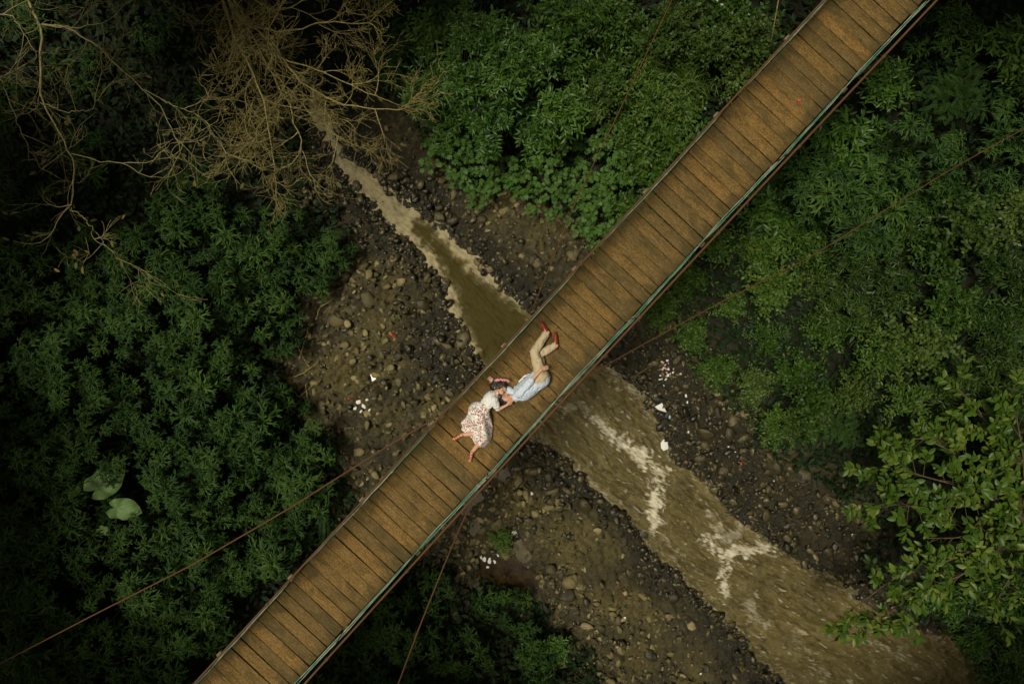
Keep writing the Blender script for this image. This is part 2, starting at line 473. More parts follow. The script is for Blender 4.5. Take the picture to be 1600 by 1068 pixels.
_gi = (gx, gy, H.reshape(sh))
def gh(x, y):
    i = min(max(np.searchsorted(gx, x)-1, 0), len(gx)-2); j = min(max(np.searchsorted(gy, y)-1, 0), len(gy)-2)
    Hg = _gi[2]; fx = (x-gx[i])/(gx[i+1]-gx[i]); fy = (y-gy[j])/(gy[j+1]-gy[j])
    return float((Hg[j, i]*(1-fx)+Hg[j, i+1]*fx)*(1-fy)+(Hg[j+1, i]*(1-fx)+Hg[j+1, i+1]*fx)*fy)
def on_ground(u, v, h=0.0):
    """ground point under photo pixel (u, v) when the thing there is h tall"""
    z = ZB+h
    for _ in range(8):
        p = P(u, v, z); z = gh(p[0], p[1])+h
    p = P(u, v, z)
    return np.array([p[0], p[1], z-h])

# --- water
NT, NW = 620, 130
Lr, Rr = resample(LB, NT), resample(RB, NT)
ct = .5*(Lr+Rr)
tt = np.linspace(-.22, 1.22, NW)
WX = Lr[:, 0][:, None]*(1-tt)+Rr[:, 0][:, None]*tt; WY = Lr[:, 1][:, None]*(1-tt)+Rr[:, 1][:, None]*tt
wX, wY = WX.ravel(), WY.ravel()
flow = unit(np.gradient(ct, axis=0)); fx = np.repeat(flow[:, 0], NW); fy = np.repeat(flow[:, 1], NW)
sl = np.repeat(np.concatenate([[0], np.cumsum(np.linalg.norm(np.diff(ct, axis=0), axis=1))]), NW)
cr = (wX-np.repeat(ct[:, 0], NW))*(-fy)+(wY-np.repeat(ct[:, 1], NW))*fx
up = smoothstep(11.2, 9.8, sl)                     # 1 on the pale upper reach, 0 below the bridge
def dpx(pl): return line_d(wX, wY, Q(pl, ZW))
tongue = poly_sd(wX, wY, Q([(648,348),(672,362),(700,392),(730,425),(765,455),(800,478),(840,500),(900,540),(880,640),(800,640),(768,590),(748,550),(730,500),(708,440),(685,400),(662,378)], ZW))
nz1 = fbm(wX*2.2, wY*2.2, 4); nz2 = fbm(wX*7, wY*7, 4); nz3 = fbm(sl*2.2+40, cr*7, 4); nz4 = fbm(wX*16, wY*16, 3)
foam = up*smoothstep(.0, .26, tongue+.22*nz1+.12*nz2)*(.80+.35*nz1+.5*nz2)
foam = np.maximum(foam, up*.45*smoothstep(.18, .55, nz3+.5*nz2))
for pl, r, a in (([(930,655),(945,672),(968,690),(985,700),(1003,720)], .26, .8), ([(985,700),(1015,715),(1030,738),(1026,765),(1018,800),(1020,815)], .34, 1.15),
                 ([(880,640),(915,628),(920,655)], .22, .45), ([(1115,850),(1133,868),(1160,858),(1198,853)], .26, 1.0), ([(1105,845),(1128,862),(1140,880),(1130,905),(1136,925)], .24, 1.0),
                 ([(1110,805),(1125,825),(1130,850)], .2, .55), ([(1165,820),(1130,845)], .3, .5), ([(1170,935),(1180,960),(1195,975)], .3, .45), ([(935,560),(975,585),(995,610)], .3, .45), ([(845,690),(900,735),(960,790)], .25, .35),
                 ([(1330,990),(1380,1010),(1430,1040)], .4, .3), ([(1230,975),(1260,1010),(1290,1060)], .3, .3), ([(1040,840),(1060,870)], .4, .3)):
    foam = np.maximum(foam, a*.92*smoothstep(r*.92, 0, dpx(pl)+.30*nz1+.30*nz2+.22*nz4)*(.55+1.1*np.abs(nz3+.6*nz2)))
lacy = smoothstep(.30, .62, nz3+.55*nz2+.25*nz4)*(1-up)
foam = np.maximum(foam, lacy*.42)
foam = np.maximum(foam, .30*smoothstep(.30, .62, np.abs(nz4)+.6*nz2+.2)*smoothstep(.55, .15, np.abs(np.abs(np.tile(tt, NT)-.5)-.5)*3)*(1-.3*up))
inT = up*smoothstep(.10, -.12, tongue+.22*nz1+.16*nz2)
foam = foam*(1-.93*inT)
foam = np.clip(foam, 0, 1.2)
nz5 = fbm(sl*.9+11, cr*2.6, 4)
nz6 = fbm(sl*1.6+5*nz1, cr*7+1.5*nz1, 4)
wave = (.03*nz3+.018*nz2+.012*nz4+.09*nz5+.05*nz6)*(1-.55*up) + .05*foam + .04*nz1
WZ = ZW + wave
iy = np.arange(NT-1)[:, None]*NW; ix = np.arange(NW-1)[None, :]
WF = np.stack([iy+ix, iy+ix+NW, iy+ix+1+NW, iy+ix+1], -1).reshape(-1, 4)
def water_mat():
    m = M('muddy_water'); v = m.coords('Object')
    foam = m.attr('foam'); upr = m.attr('upper'); dark = m.attr('tongue')
    n1 = m.noise(v, 2.2, 6, .65, .8); fl = m.attr('flowline', 'Vector'); n2 = m.noise(fl, 2.6, 7, .78, .6); n3 = m.noise(v, 60, 4, .75); n4 = m.noise(fl, .7, 5, .7, .4)
    mud = m.mix(m.ramp(n4, [(.35, (0, 0, 0)), (.65, (1, 1, 1))]), (.050, .038, .011), (.138, .108, .040)); mud = m.mix(m.ramp(n2, [(.52, (0, 0, 0)), (.72, (.7, .7, .7))]), mud, (.26, .21, .10))
    mud = m.mix(dark, mud, m.mix(n1, (.030, .024, .005), (.075, .060, .014)))
    fc = m.mix(upr, (.62, .56, .42), m.mix(n3, (.22, .18, .085), (.52, .44, .265)))
    ff = m.math('ADD', foam, m.math('MULTIPLY', m.math('ADD', m.math('MULTIPLY', m.math('SUBTRACT', n2, .5), 1.9), m.math('MULTIPLY', m.math('SUBTRACT', n3, .5), 1.2)), m.math('ADD', m.math('MULTIPLY', foam, .9), .06)))
    ff = m.ramp(ff, [(.16, (0, 0, 0)), (.50, (.45, .45, .45)), (.95, (1, 1, 1))])
    m.col(m.mix(ff, mud, fc)); m.rough(m.mix(ff, (.24, .24, .24), (.7, .7, .7))); m.l(m.math('SUBTRACT', .15, m.math('MULTIPLY', dark, .11)), m.b.inputs['Specular IOR Level'])
    m.bump(m.math('ADD', m.math('MULTIPLY', n2, 1.0), m.math('MULTIPLY', n3, .5)), .55, .03)
    return m.m
river_me = new_mesh('river_water', np.stack([wX, wY, WZ], -1), WF, water_mat(), True)
set_attr(river_me, 'foam', foam); set_attr(river_me, 'upper', up); set_attr(river_me, 'tongue', inT)
fa = river_me.attributes.new('flowline', 'FLOAT_VECTOR', 'POINT'); fa.data.foreach_set('vector', np.stack([sl*1.4+.9*nz1, cr*6+1.3*nz1+.35*nz2, np.zeros(len(sl))], -1).astype(np.float32).ravel())
river = link('river_water', river_me); river['kind'] = 'structure'

# --- puddles left on the stones
def puddle(name, px, z, col, rough, label):
    pts = Q(px, z); n = 120
    rs = resample(np.vstack([pts, pts[:1]]), n+1)[:-1]
    c = rs.mean(0); a = np.arange(n)
    rs = c + (rs-c)*(1+.42*fbm(rs[:, 0]*4.5, rs[:, 1]*4.5, 4))[:, None]
    V = np.vstack([np.column_stack([rs, np.full(n, z)]), np.column_stack([c+(rs-c)*.5, np.full(n, z)]), [[c[0], c[1], z]]])
    F4 = np.stack([a, (a+1) % n, n+(a+1) % n, n+a], -1); F3 = np.stack([n+a, n+(a+1) % n, np.full(n, 2*n)], -1)
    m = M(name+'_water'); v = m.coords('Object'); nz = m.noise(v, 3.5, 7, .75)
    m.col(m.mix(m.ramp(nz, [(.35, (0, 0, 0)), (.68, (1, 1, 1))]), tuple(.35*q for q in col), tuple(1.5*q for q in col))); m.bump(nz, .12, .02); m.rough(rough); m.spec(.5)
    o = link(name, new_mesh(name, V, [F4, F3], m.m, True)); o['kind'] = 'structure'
    return o
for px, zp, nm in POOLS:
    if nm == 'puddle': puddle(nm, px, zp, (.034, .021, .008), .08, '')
    else: puddle(nm, px, zp, (.095, .078, .045), .16, '')  # pale sky reflection is put into the base colour of these pools

# --- stones of the riverbed: the 300 that show largest, each a piece of the ground, the rest one mass
def ico(sub):
    bm = bmesh.new(); bmesh.ops.create_icosphere(bm, subdivisions=sub, radius=1.0)
    V = np.array([v.co[:] for v in bm.verts]); F = np.array([[v.index for v in f.verts] for f in bm.faces]); bm.free(); return V, F
IV, IF = ico(2)
def stone_mat(damp=1.0):
    m = M('river_stone'); v = m.coords('Object'); oi = m.n('ShaderNodeObjectInfo'); g = m.n('ShaderNodeNewGeometry')
    r = m.math('FRACT', m.math('ADD', oi.outputs['Random'], g.outputs['Random Per Island']))
    n1 = m.noise(v, 4, 6, .7); n2 = m.noise(v, 14, 5, .7)
    c = m.ramp(r, [(0, (.010, .008, .003)), (.3, (.034, .026, .009)), (.55, (.112, .086, .028)), (.82, (.22, .172, .062)), (1, (.33, .265, .125))])
    c = m.mix(m.ramp(n1, [(.4, (0, 0, 0)), (.7, (.8, .8, .8))]), c, (.055, .048, .025)); c = m.mix(m.ramp(n2, [(.52, (0, 0, 0)), (.75, (.5, .5, .5))]), c, (.22, .19, .12))
    if damp < 1: c = m.mix(1.0, c, (damp, damp*.98, damp*.95), 'MULTIPLY')
    m.col(c); m.rough(.3) if damp < 1 else m.rough(m.ramp(r, [(0, (.28, .28, .28)), (.5, (.6, .6, .6)), (1, (.8, .8, .8))])); m.spec(.4); m.bump(n2, .5, .03); return m.m
MAT['stone'] = stone_mat(); MAT['wet_stone'] = stone_mat(.42)
def stone_shape(seed):
    r = np.random.default_rng(seed); V = IV.copy()
    for _ in range(11):
        d = unit(r.normal(size=3)); h = r.uniform(.42, .8); k = V@d
        V -= np.maximum(k-h, 0)[:, None]*d*.85
    V *= (1+.08*r.normal(size=(len(V), 1)))
    V *= np.array([1, r.uniform(.62, .95), r.uniform(.4, .62)]); V[:, 0] += .25*V[:, 1]*r.normal(); return V
stone_V = [stone_shape(k) for k in range(10)]
stone_me = [new_mesh('stone', V, IF, MAT['stone'], k % 3 == 0) for k, V in enumerate(stone_V)]
wet_stone_me = [new_mesh('stone', V, IF, MAT['wet_stone'], k % 3 == 0) for k, V in enumerate(stone_V)]
_wet = wet.reshape(sh)
def is_wet(x, y): return _wet[min(np.searchsorted(gy, y), sh[0]-1), min(np.searchsorted(gx, x), sh[1]-1)] > .5
cand = []
BEDPX = [PIX(x, y, ZB) for x, y in BED]
zr = np.random.default_rng(11)
def in_poly(u, v, poly):
    return poly_sd(np.array([u], float), np.array([v], float), poly)[0] < 0
cu = zr.uniform(430, 1420, 24000); cv = zr.uniform(200, 1110, 24000)
cs = poly_sd(cu, cv, BEDPX); dens = smoothstep(-.45, .35, fbm(cu*.006, cv*.006, 3))
ok = (cs < 22+30*dens) & (zr.uniform(0, 1, 24000) < .22+.78*dens)
for u, v in zip(cu[ok], cv[ok]):
    cand.append((min(.025+zr.gamma(1.25, .042), .42), u, v))
def in_poly(u, v, poly):
    return poly_sd(np.array([u], float), np.array([v], float), poly)[0] < 0
# a dark cobbled lip along both shores
for pl in (LB, RB):
    for q in resample(pl, 900)[60:820]:
        s = min(.04+zr.gamma(2, .03), .25)
        nrm = zr.normal(0, .22, 2)
        cand.append((s*.9, *PIX(q[0]+nrm[0], q[1]+nrm[1], ZW)))
cand.sort(key=lambda q: -q[0])
SV, SF, nv = ([], []), ([], []), [0, 0]
for i, (s, u, v) in enumerate(cand):
    p = P(u, v, ZB); z = gh(p[0], p[1]); k = int(zr.integers(10))
    if z < ZW-.25 or any(in_poly(u, v, px) for px, _, _ in POOLS): continue
    R = Matrix.Rotation(zr.uniform(0, 2*PI), 3, 'Z') @ Matrix.Rotation(zr.normal(0, .25), 3, 'X')
    if i < 300:
        o = link('stone', (wet_stone_me if is_wet(p[0], p[1]) else stone_me)[k], ground)
        o.matrix_local = Matrix.LocRotScale(Vector((p[0], p[1], z-s*.04)), R.to_quaternion(), Vector((s, s, s)))
    else:
        w_ = int(is_wet(p[0], p[1])); SV[w_].append((stone_V[k]*s)@np.array(R).T+np.array([p[0], p[1], z-s*.02])); SF[w_].append(IF+nv[w_]); nv[w_] += len(IV)
for w_, nm in ((0, 'dry_pebbles'), (1, 'wet_pebbles')): link(nm, new_mesh(nm, np.concatenate(SV[w_]), np.concatenate(SF[w_]), MAT[('stone', 'wet_stone')[w_]], True), ground, kind='stuff')

# ------------------------------------------------------------------ the footbridge
A = np.array([.678, .735, 0.0]); A /= np.linalg.norm(A); N_ = np.array([A[1], -A[0], 0.0]); Zu = np.array([0, 0, 1.0])
WID = 1.245
def B(s, n, z): return A*s + N_*n + Zu*z
bridge = thing('footbridge', 'long narrow suspension footbridge of weathered brown planks crossing the stream', 'bridge', tuple(B(0, WID/2, 0)))
bo = np.array(bridge.location)
br = random.Random(5)
def plank_mesh(k):
    r = np.random.default_rng(40+k)
    L, W, T = .5, .5, .5
    xs = np.linspace(-1, 1, 5); bow = r.normal(0, .035, 5)
    V = []
    c = .045; ct_ = .16
    prof = [(-1, -1), (-1, 1-ct_), (-1+c, 1), (1-c, 1), (1, 1-ct_), (1, -1)]
    for i, x in enumerate(xs):
        for (y, z) in prof: V.append((x*L*(1 if 0 < i < 4 else 1), y*W*(1+bow[i]), z*T))
    n = len(prof); F = []
    for i in range(4):
        for j in range(n):
            F.append([i*n+j, (i+1)*n+j, (i+1)*n+(j+1) % n, i*n+(j+1) % n])
    V = np.array(V); me = new_mesh('plank', V, [np.array(F), np.array([[5,4,3,2,1,0],[24,25,26,27,28,29]])], MAT['plank'])
    return me
rotA = math.atan2(N_[1], N_[0])     # plank's long axis runs across the deck
s = -15.5; k = 0
plank_w = []
while s < 15.5:
    w = br.choice([.195, .205, .212, .218, .226, .235]); gap = br.choice([.006, .008, .010, .012, .018])
    L = WID + br.uniform(-.012, .02); T = .040
    # planks are not unit boxes scaled: keep object coordinates metric along the board for the grain
    me = plank_mesh(k % 12) if k < 150 else None
    co = np.empty(len(me.vertices)*3, np.float32); me.vertices.foreach_get('co', co); co = co.reshape(-1, 3)*np.array([L, w, T], np.float32); me.vertices.foreach_set('co', co.ravel()); me.update()
    z = -T/2 + br.uniform(-.010, .004)
    c = B(s+w/2, WID/2+br.uniform(-.008, .008), z)
    o = link('plank', me, bridge)
    o.matrix_local = Matrix.Translation(Vector(c-bo)) @ Matrix.Rotation(rotA+br.uniform(-.006, .006), 4, 'Z') @ Matrix.Rotation(br.uniform(-.006, .006), 4, 'X')
    s += w+gap; k += 1
# crossbeams whose ends stick out on both sides
beam_me = new_mesh('cross_beam', boxv((0, 0, 0), (.5*(WID+.19), 0, 0), (0, .055, 0), (0, 0, .06)), BOXF, MAT['beam'])
bm = bmesh.new(); bm.from_mesh(beam_me); bmesh.ops.bevel(bm, geom=bm.edges[:], offset=.012, segments=1, affect='EDGES'); bm.to_mesh(beam_me); bm.free()
beam_s = [-.15+1.86*i for i in range(-8, 9)]
for q in beam_s:
    o = link('cross_beam', beam_me, bridge)
    o.matrix_local = Matrix.Translation(Vector(B(q, WID/2, -.112)-bo)) @ Matrix.Rotation(rotA+br.uniform(-.01, .01), 4, 'Z')
# stringers under the boards
for n in (.16, WID-.16):
    mb = MB(); mb.add(boxv(B(0, n, -.225), A*15.6, N_*.04, Zu*.052), BOXF); link('stringer', mb.mesh('stringer', MAT['beam'], off=bo), bridge)
def rail_h(q): return .90+.007*q*q
SS = np.linspace(-15.6, 15.6, 90)
for n in (-.035, WID+.015):
    mb = MB(); tube(mb, np.array([B(q, n, rail_h(q)) for q in SS]), .018, 8)
    link('hand_cable', mb.mesh('hand_cable', MAT['rust'], True, bo), bridge)
# painted wires strung between deck and hand cable, two to a side, each sagging a little
for n, hs in ((-.022, (.06, .30)), (WID+.022, (.05, .13, .24))):
    for h in hs:
        mb = MB(); ph = br.uniform(0, 6)
        q = np.linspace(-15.6, 15.6, 200)
        tube(mb, np.array([B(t, n+.016*math.sin(t*1.7+ph)+.006*math.sin(t*5.1+ph), h+.03*math.sin(t*3.4+ph)+.002*t*t) for t in q]), .0075 if h > .1 else .010, 5)
        link('green_wire', mb.mesh('green_wire', MAT['green'], True, bo), bridge)
# hanger rods from hand cable down to the beam ends, with a clamp on top
for q in beam_s:
    for n in (-.035, WID+.015):
        mb = MB(); top = rail_h(q)
        tube(mb, np.array([B(q, n+(.0), -.05), B(q+.01, n, top*.5), B(q, n, top)]), .0075, 6)
        r = link('hanger_rod', mb.mesh('hanger_rod', MAT['rust'], True, bo), bridge)
        mb = MB(); mb.add(boxv(B(q, n, top), A*.030, N_*.022, Zu*.022), BOXF); link('clamp', mb.mesh('clamp', MAT['rust'], off=bo), r)
# guy cables that steady the deck from the banks
def guy(pts_px, z0, z1, rad, sag):
    n = 40; pl = np.array([P(u, v, 0) for u, v in pts_px]); t = np.linspace(0, 1, n)
    px = resample(np.array(pts_px, float), n)
    pts = np.array([P(u, v, z0+(z1-z0)*q - sag*4*q*(1-q)) for (u, v), q in zip(px, t)])
    mb = MB(); tube(mb, pts, rad, 7); link('guy_cable', mb.mesh('guy_cable', MAT['rust'], True, bo), bridge)
guy([(834,478),(860,415),(900,312),(960,190),(1005,95),(1050,0),(1110,-130)], -.17, -3.2, .012, .1)
guy([(668,660),(600,700),(450,795),(300,882),(150,958),(0,1036),(-150,1110)], -.17, -3.0, .015, .1)
guy([(742,772),(716,830),(690,892),(655,980),(622,1068),(580,1180)], -.17, -2.6, .014, .1)
guy([(915,588),(1010,535),(1130,470),(1260,405),(1380,330),(1490,262),(1620,190),(1760,110)], -.17, -3.2, .011, .15)
mb = MB(); nailr = np.random.default_rng(9)
for q in np.arange(-12, 12, .2125):
    for n in (.16, WID-.16):
        for e in (-.05, .05):
            c = B(q+.1+e+nailr.normal(0, .01), n+nailr.normal(0, .012), .0)
            mb.add(boxv(c, A*.006, N_*.006, Zu*.006), BOXF)
link('nail_heads', mb.mesh('nail_heads', MAT['rust'], off=bo), bridge, kind='stuff')
# ------------------------------------------------------------------ the two people lying on the boards
def Zp(zx, zy, h):
    """a point of the couple: (zx, zy) on a 4.108 times enlargement of the photo from (680, 480), h metres above the boards"""
    return P(680+zx/4.108, 480+zy/4.108, h)
def blob(mb, a, b, ra, rb, side=None, qa=1.0, qb=1.0, k=18):
    """rounded cone from a to b; radius along 'side' is ra/rb, across it ra*qa / rb*qb"""
    a = np.asarray(a, float); b = np.asarray(b, float); d = b-a; L = max(np.linalg.norm(d), 1e-5); t = d/L
    if side is None: side = np.array([0, 0, 1.0]) if abs(t[2]) < .9 else np.array([1.0, 0, 0])
    x = unit(side-t*(np.dot(side, t))); y = np.cross(t, x)
    ring = []; ang = np.arange(k)*2*PI/k
    for th in np.linspace(-PI/2, 0, 6)[1:]: ring.append((a+t*ra*min(1, qa)*math.sin(th), ra*math.cos(th), qa))
    for f in (.25, .5, .75): ring.append((a+d*f, ra+(rb-ra)*f, qa+(qb-qa)*f))
    for th in np.linspace(0, PI/2, 6)[:-1]: ring.append((b+t*rb*min(1, qb)*math.sin(th), rb*math.cos(th), qb))
    V = np.concatenate([c[None]+r*(np.cos(ang)[:, None]*x+q*np.sin(ang)[:, None]*y) for c, r, q in ring])
    n = len(ring); i = np.arange(n-1)[:, None]*k; j = np.arange(k)[None, :]; j2 = (j+1) % k
    F = np.stack([i+j, i+j2, i+k+j2, i+k+j], -1).reshape(-1, 4)
    e0 = a-t*ra*min(1, qa); e1 = b+t*rb*min(1, qb); m = len(V)
    V = np.vstack([V, e0, e1]); q = np.arange(k)
    mb.add(V, F, np.stack([np.full(k, m), (q+1) % k, q], -1), np.stack([np.full(k, m+1), (n-1)*k+q, (n-1)*k+(q+1) % k], -1))
def fuse(mb, name, mat, parent, origin, voxel=.008, smooth=4, crease=0.0, seed=0, floor=.004, freq=16):
    """melt overlapping pieces into one continuous skin"""
    me = mb.mesh(name, None, True, origin)
    o = bpy.data.objects.new(name, me); COL.objects.link(o)
    md = o.modifiers.new('r', 'REMESH'); md.mode = 'VOXEL'; md.voxel_size = voxel
    sm = o.modifiers.new('s', 'SMOOTH'); sm.iterations = smooth; sm.factor = .5
    dg = bpy.context.evaluated_depsgraph_get()
    m2 = bpy.data.meshes.new_from_object(o.evaluated_get(dg)); bpy.data.objects.remove(o); bpy.data.meshes.remove(me)
    n = len(m2.vertices); co = np.empty(n*3, np.float32); m2.vertices.foreach_get('co', co); co = co.reshape(-1, 3)
    if crease:
        no = np.empty(n*3, np.float32); m2.vertices.foreach_get('normal', no); no = no.reshape(-1, 3)
        w = 1-2*np.abs(fbm(co[:, 0]*freq+seed, co[:, 1]*freq+co[:, 2]*freq*.6, 3))
        co = co+no*(crease*(w-.55))[:, None]
    co[:, 2] = np.maximum(co[:, 2], floor-origin[2])
    m2.vertices.foreach_set('co', co.astype(np.float32).ravel())
    m2.polygons.foreach_set('use_smooth', np.ones(len(m2.polygons), bool)); m2.update()
    m2.name = name; m2.materials.append(mat)
    return link(name, m2, parent)
def hand(mb, w, t, palm_n, side, L=.17, curl=.5):
    """palm, four jointed fingers and a thumb; w wrist, t pointing direction, palm_n out of the palm, side: +1/-1 for the thumb"""
    t = unit(t); pn = unit(palm_n-t*np.dot(palm_n, t)); x = np.cross(t, pn)*side
    pal = L*.48
    blob(mb, w, w+t*pal*.85, .024, .036, x, .62, .42)
    blob(mb, w+t*pal*.4, w+t*pal*.9, .034, .037, x, .45, .40)
    for i, (o, l) in enumerate(((.030, .44), (.010, .50), (-.011, .46), (-.030, .36))):
        b = w+t*pal+x*o; d = unit(t+x*o*2.2); ll = L*l/2.2
        c1 = unit(d+pn*curl*.5); c2 = unit(d+pn*curl*1.3); c3 = unit(d+pn*curl*2.2)
        r = .0088 if i < 3 else .0078
        p1 = b+c1*ll; p2 = p1+c2*ll*.72; p3 = p2+c3*ll*.5
        blob(mb, b-d*.012, p1, r*1.08, r, None, k=10); blob(mb, p1, p2, r, r*.94, None, k=10); blob(mb, p2, p3, r*.94, r*.8, None, k=10)
    b = w+t*pal*.25+x*.022; d = unit(t*.75+x*.8+pn*.25)
    blob(mb, b, b+d*.038, .013, .0105, None, k=10); blob(mb, b+d*.038, b+d*.038+unit(t+x*.3+pn*.3)*.028, .0105, .0085, None, k=10)
def head(mb, c, up, face, R=.098):
    """skull, jaw, nose, lips and ears; returns spots for eyes and hair"""
    up = unit(up); face = unit(face-up*np.dot(face, up)); x = np.cross(face, up)
    blob(mb, c-face*.016+up*.020, c+face*.014+up*.016, R*.86, R*.80, x, 1.10, 1.12)
    blob(mb, c+face*.018-up*.015, c+face*.034-up*.088, R*.66, R*.36, x, .95, .95)
    for s in (-1, 1):
        blob(mb, c+face*.052-up*.022+x*s*.036, c+face*.050-up*.045+x*s*.030, .026, .022, x, .8, .8, 12)
        e = c-face*.008-up*.012+x*s*R*.80
        blob(mb, e+up*.018, e-up*.018-face*.004, .016, .011, face, .5, .5, 10)
        blob(mb, c+face*.082+up*.014+x*s*.012, c+face*.074+up*.016+x*s*.046, .010, .008, None, k=10)
    blob(mb, c+face*.088+up*.004, c+face*.110-up*.032, .0095, .0145, x, 1, .9, 12)
    blob(mb, c+face*.088-up*.060+x*.016, c+face*.088-up*.060-x*.016, .0085, .0085, None, k=10)
    blob(mb, c+face*.086-up*.071+x*.012, c+face*.086-up*.071-x*.012, .0085, .0085, None, k=10)
    blob(mb, c+face*.066-up*.098, c+face*.070-up*.094, .022, .020, None, k=12)
    return up, face, x
skin = M('skin'); v_ = skin.coords('Object'); n_ = skin.noise(v_, 9, 4)
skin.col(skin.mix(n_, (.54, .285, .18), (.66, .38, .25))); skin.rough(.48); skin.spec(.35)
skin.b.inputs['Subsurface Weight'].default_value = .12; skin.b.inputs['Subsurface Radius'].default_value = (.012, .005, .003)
SKIN = skin.m
def cloth(name, a, b, sc=220, rough=.85):
    m = M(name); v = m.coords('Object'); n = m.noise(v, sc, 2); n2 = m.noise(v, 7, 4)
    m.col(m.mix(m.math('ADD', m.math('MULTIPLY', n, .4), m.math('MULTIPLY', n2, .6)), a, b)); m.rough(rough); m.spec(.15); m.bump(n, .25, .002); return m.m
C_SHIRT = cloth('pale_blue_cotton', (.50, .57, .68), (.66, .73, .82)); C_WHITE = cloth('white_cotton', (.68, .67, .63), (.82, .81, .77))
C_CHINO = cloth('beige_chino', (.44, .345, .21), (.58, .47, .31)); C_LEATH = plain('red_brown_leather', (.20, .030, .012), .35, .5, .35, 20)
C_SAND = plain('tan_leather', (.34, .075, .022), .45, .4, .3, 20)
def hair_mat():
    m = M('dark_hair'); v = m.coords('Object', (60, 60, 12)); n = m.noise(v, 3, 5, .7)
    m.col(m.mix(n, (.008, .005, .004), (.035, .019, .012))); m.rough(.42); m.spec(.5); m.bump(n, .6, .01); return m.m
C_HAIR = hair_mat(); C_EYE = plain('eye', (.02, .012, .01), .1, .6, .1); C_LIP = plain('lip', (.45, .12, .10), .4, .4, .1); C_PINK = plain('pink_blossom', (.80, .36, .40), .6, .2, .25, 40)
C_LASH = plain('brow', (.02, .012, .009), .7, .2, .2)

def face_bits(c, up, face, x, parent, o, closed=True):
    for s in (-1, 1):
        mb = MB(); e = c+face*.083+up*.0+x*s*.031
        blob(mb, e-x*s*.011-face*.002, e+x*s*.012-face*.007, .0030, .0024, up, 1, 1, 10)
        link('eyelashes', mb.mesh('eyelashes', C_EYE, True, o), parent)
        mb = MB(); e = c+face*.088+up*.019+x*s*.030
        blob(mb, e-x*s*.014, e+x*s*.016-face*.010-up*.002, .0032, .0022, up, 1, 1, 10)
        link('eyebrow', mb.mesh('eyebrow', C_LASH, True, o), parent)
    mb = MB(); m_ = c+face*.0945-up*.0655
    blob(mb, m_-x*.017-face*.004, m_+x*.017-face*.004, .006, .006, up, 1, 1, 10)
    link('lips', mb.mesh('lips', C_LIP, True, o), parent)
def lump_hair(mb, c, up, face, x, R, pts, rg):
    """locks laid over the skull"""
    for (f, u, s, r) in pts: blob(mb, c+face*f+up*u+x*s, c+face*(f-.012)+up*(u-.006)+x*s*.95, r, r*.95, None, k=14)

# ---- the man
mo = Zp(600, 500, 0.0)
man = thing('person', 'man in pale blue shirt and beige trousers lying curled on the bridge planks', 'person', mo)
hipc = Zp(682, 448, .165); waist = Zp(632, 488, .150); chest = Zp(566, 540, .165); neck0 = Zp(512, 582, .165)
hL, hR = Zp(676, 438, .245), Zp(690, 452, .095); shL, shR = Zp(540, 552, .305), Zp(520, 566, .075)
elL, wrL = Zp(614, 470, .365), Zp(682, 398, .375); elR, wrR = Zp(470, 528, .062), Zp(382, 478, .042)
knL, anL, toL = Zp(636, 285, .205), Zp(716, 162, .095), Zp(678, 94, .055); knR, anR, toR = Zp(668, 306, .085), Zp(772, 240, .062), Zp(772, 156, .048)
hc = Zp(462, 592, .125)
m_up = unit(Zp(428, 604, .125)-Zp(500, 584, .150)); m_face = np.array([-.05, .74, .52])
bodyL = unit(hipc-chest); trans = unit(shL-shR)
mb = MB()
blob(mb, hipc, waist, .165, .135, trans, .72, .70, 24); blob(mb, waist, chest, .135, .165, trans, .70, .66, 24); blob(mb, chest, neck0, .165, .075, trans, .66, .8, 24)
blob(mb, shL, shR, .058, .058); blob(mb, neck0, hc-m_up*.05, .056, .052)
for s_, e_, w_, in ((shL, elL, wrL), (shR, elR, wrR)):
    blob(mb, s_, e_, .050, .040); blob(mb, e_, w_, .040, .026)
hand(mb, wrL, Zp(722, 384, .335)-wrL, np.array([.15, -.1, -1.0]), 1, .17, .45)
hand(mb, wrR, Zp(336, 446, .045)-wrR, np.array([-.1, .25, 1.0]), -1, .165, .75)
for h_, k_, a_, t_ in ((hL, knL, anL, toL), (hR, knR, anR, toR)):
    blob(mb, h_, k_, .082, .056); blob(mb, k_, k_*.55+a_*.45, .055, .052); blob(mb, k_*.55+a_*.45, a_, .052, .036)
    blob(mb, a_, a_*.45+t_*.55, .040, .030)
U, Fc, Xs = head(mb, hc, m_up, m_face)
man_body = fuse(mb, 'body', SKIN, man, mo, .0062, 3)
face_bits(hc, U, Fc, Xs, man, mo)
mb = MB()
blob(mb, hc+U*.036-Fc*.034, hc+U*.036-Fc*.010, .096, .090, Xs, 1.05, 1.06, 20); blob(mb, hc+U*.066+Fc*.010, hc+U*.050-Fc*.03, .060, .070, Xs, .8, .9, 16)
blob(mb, hc-Fc*.058-U*.005, hc-Fc*.048-U*.050, .066, .046, Xs, .8, .8, 16)
for i in range(26):
    a = RNG.uniform(-1.2, 1.2); f = RNG.uniform(-.08, .055); q = hc+Fc*f+U*(.050+.055*math.cos(a))+Xs*.088*math.sin(a); blob(mb, q, q+Fc*.03+U*RNG.uniform(-.01, .01)+Xs*RNG.uniform(-.015, .015), .013, .007, None, k=8)
fuse(mb, 'hair', C_HAIR, man, mo, .006, 1, .004, 3, freq=60)
mb = MB()      # trousers
blob(mb, hipc+bodyL*.005, hipc-bodyL*.11, .185, .165, trans, .74, .76, 24)
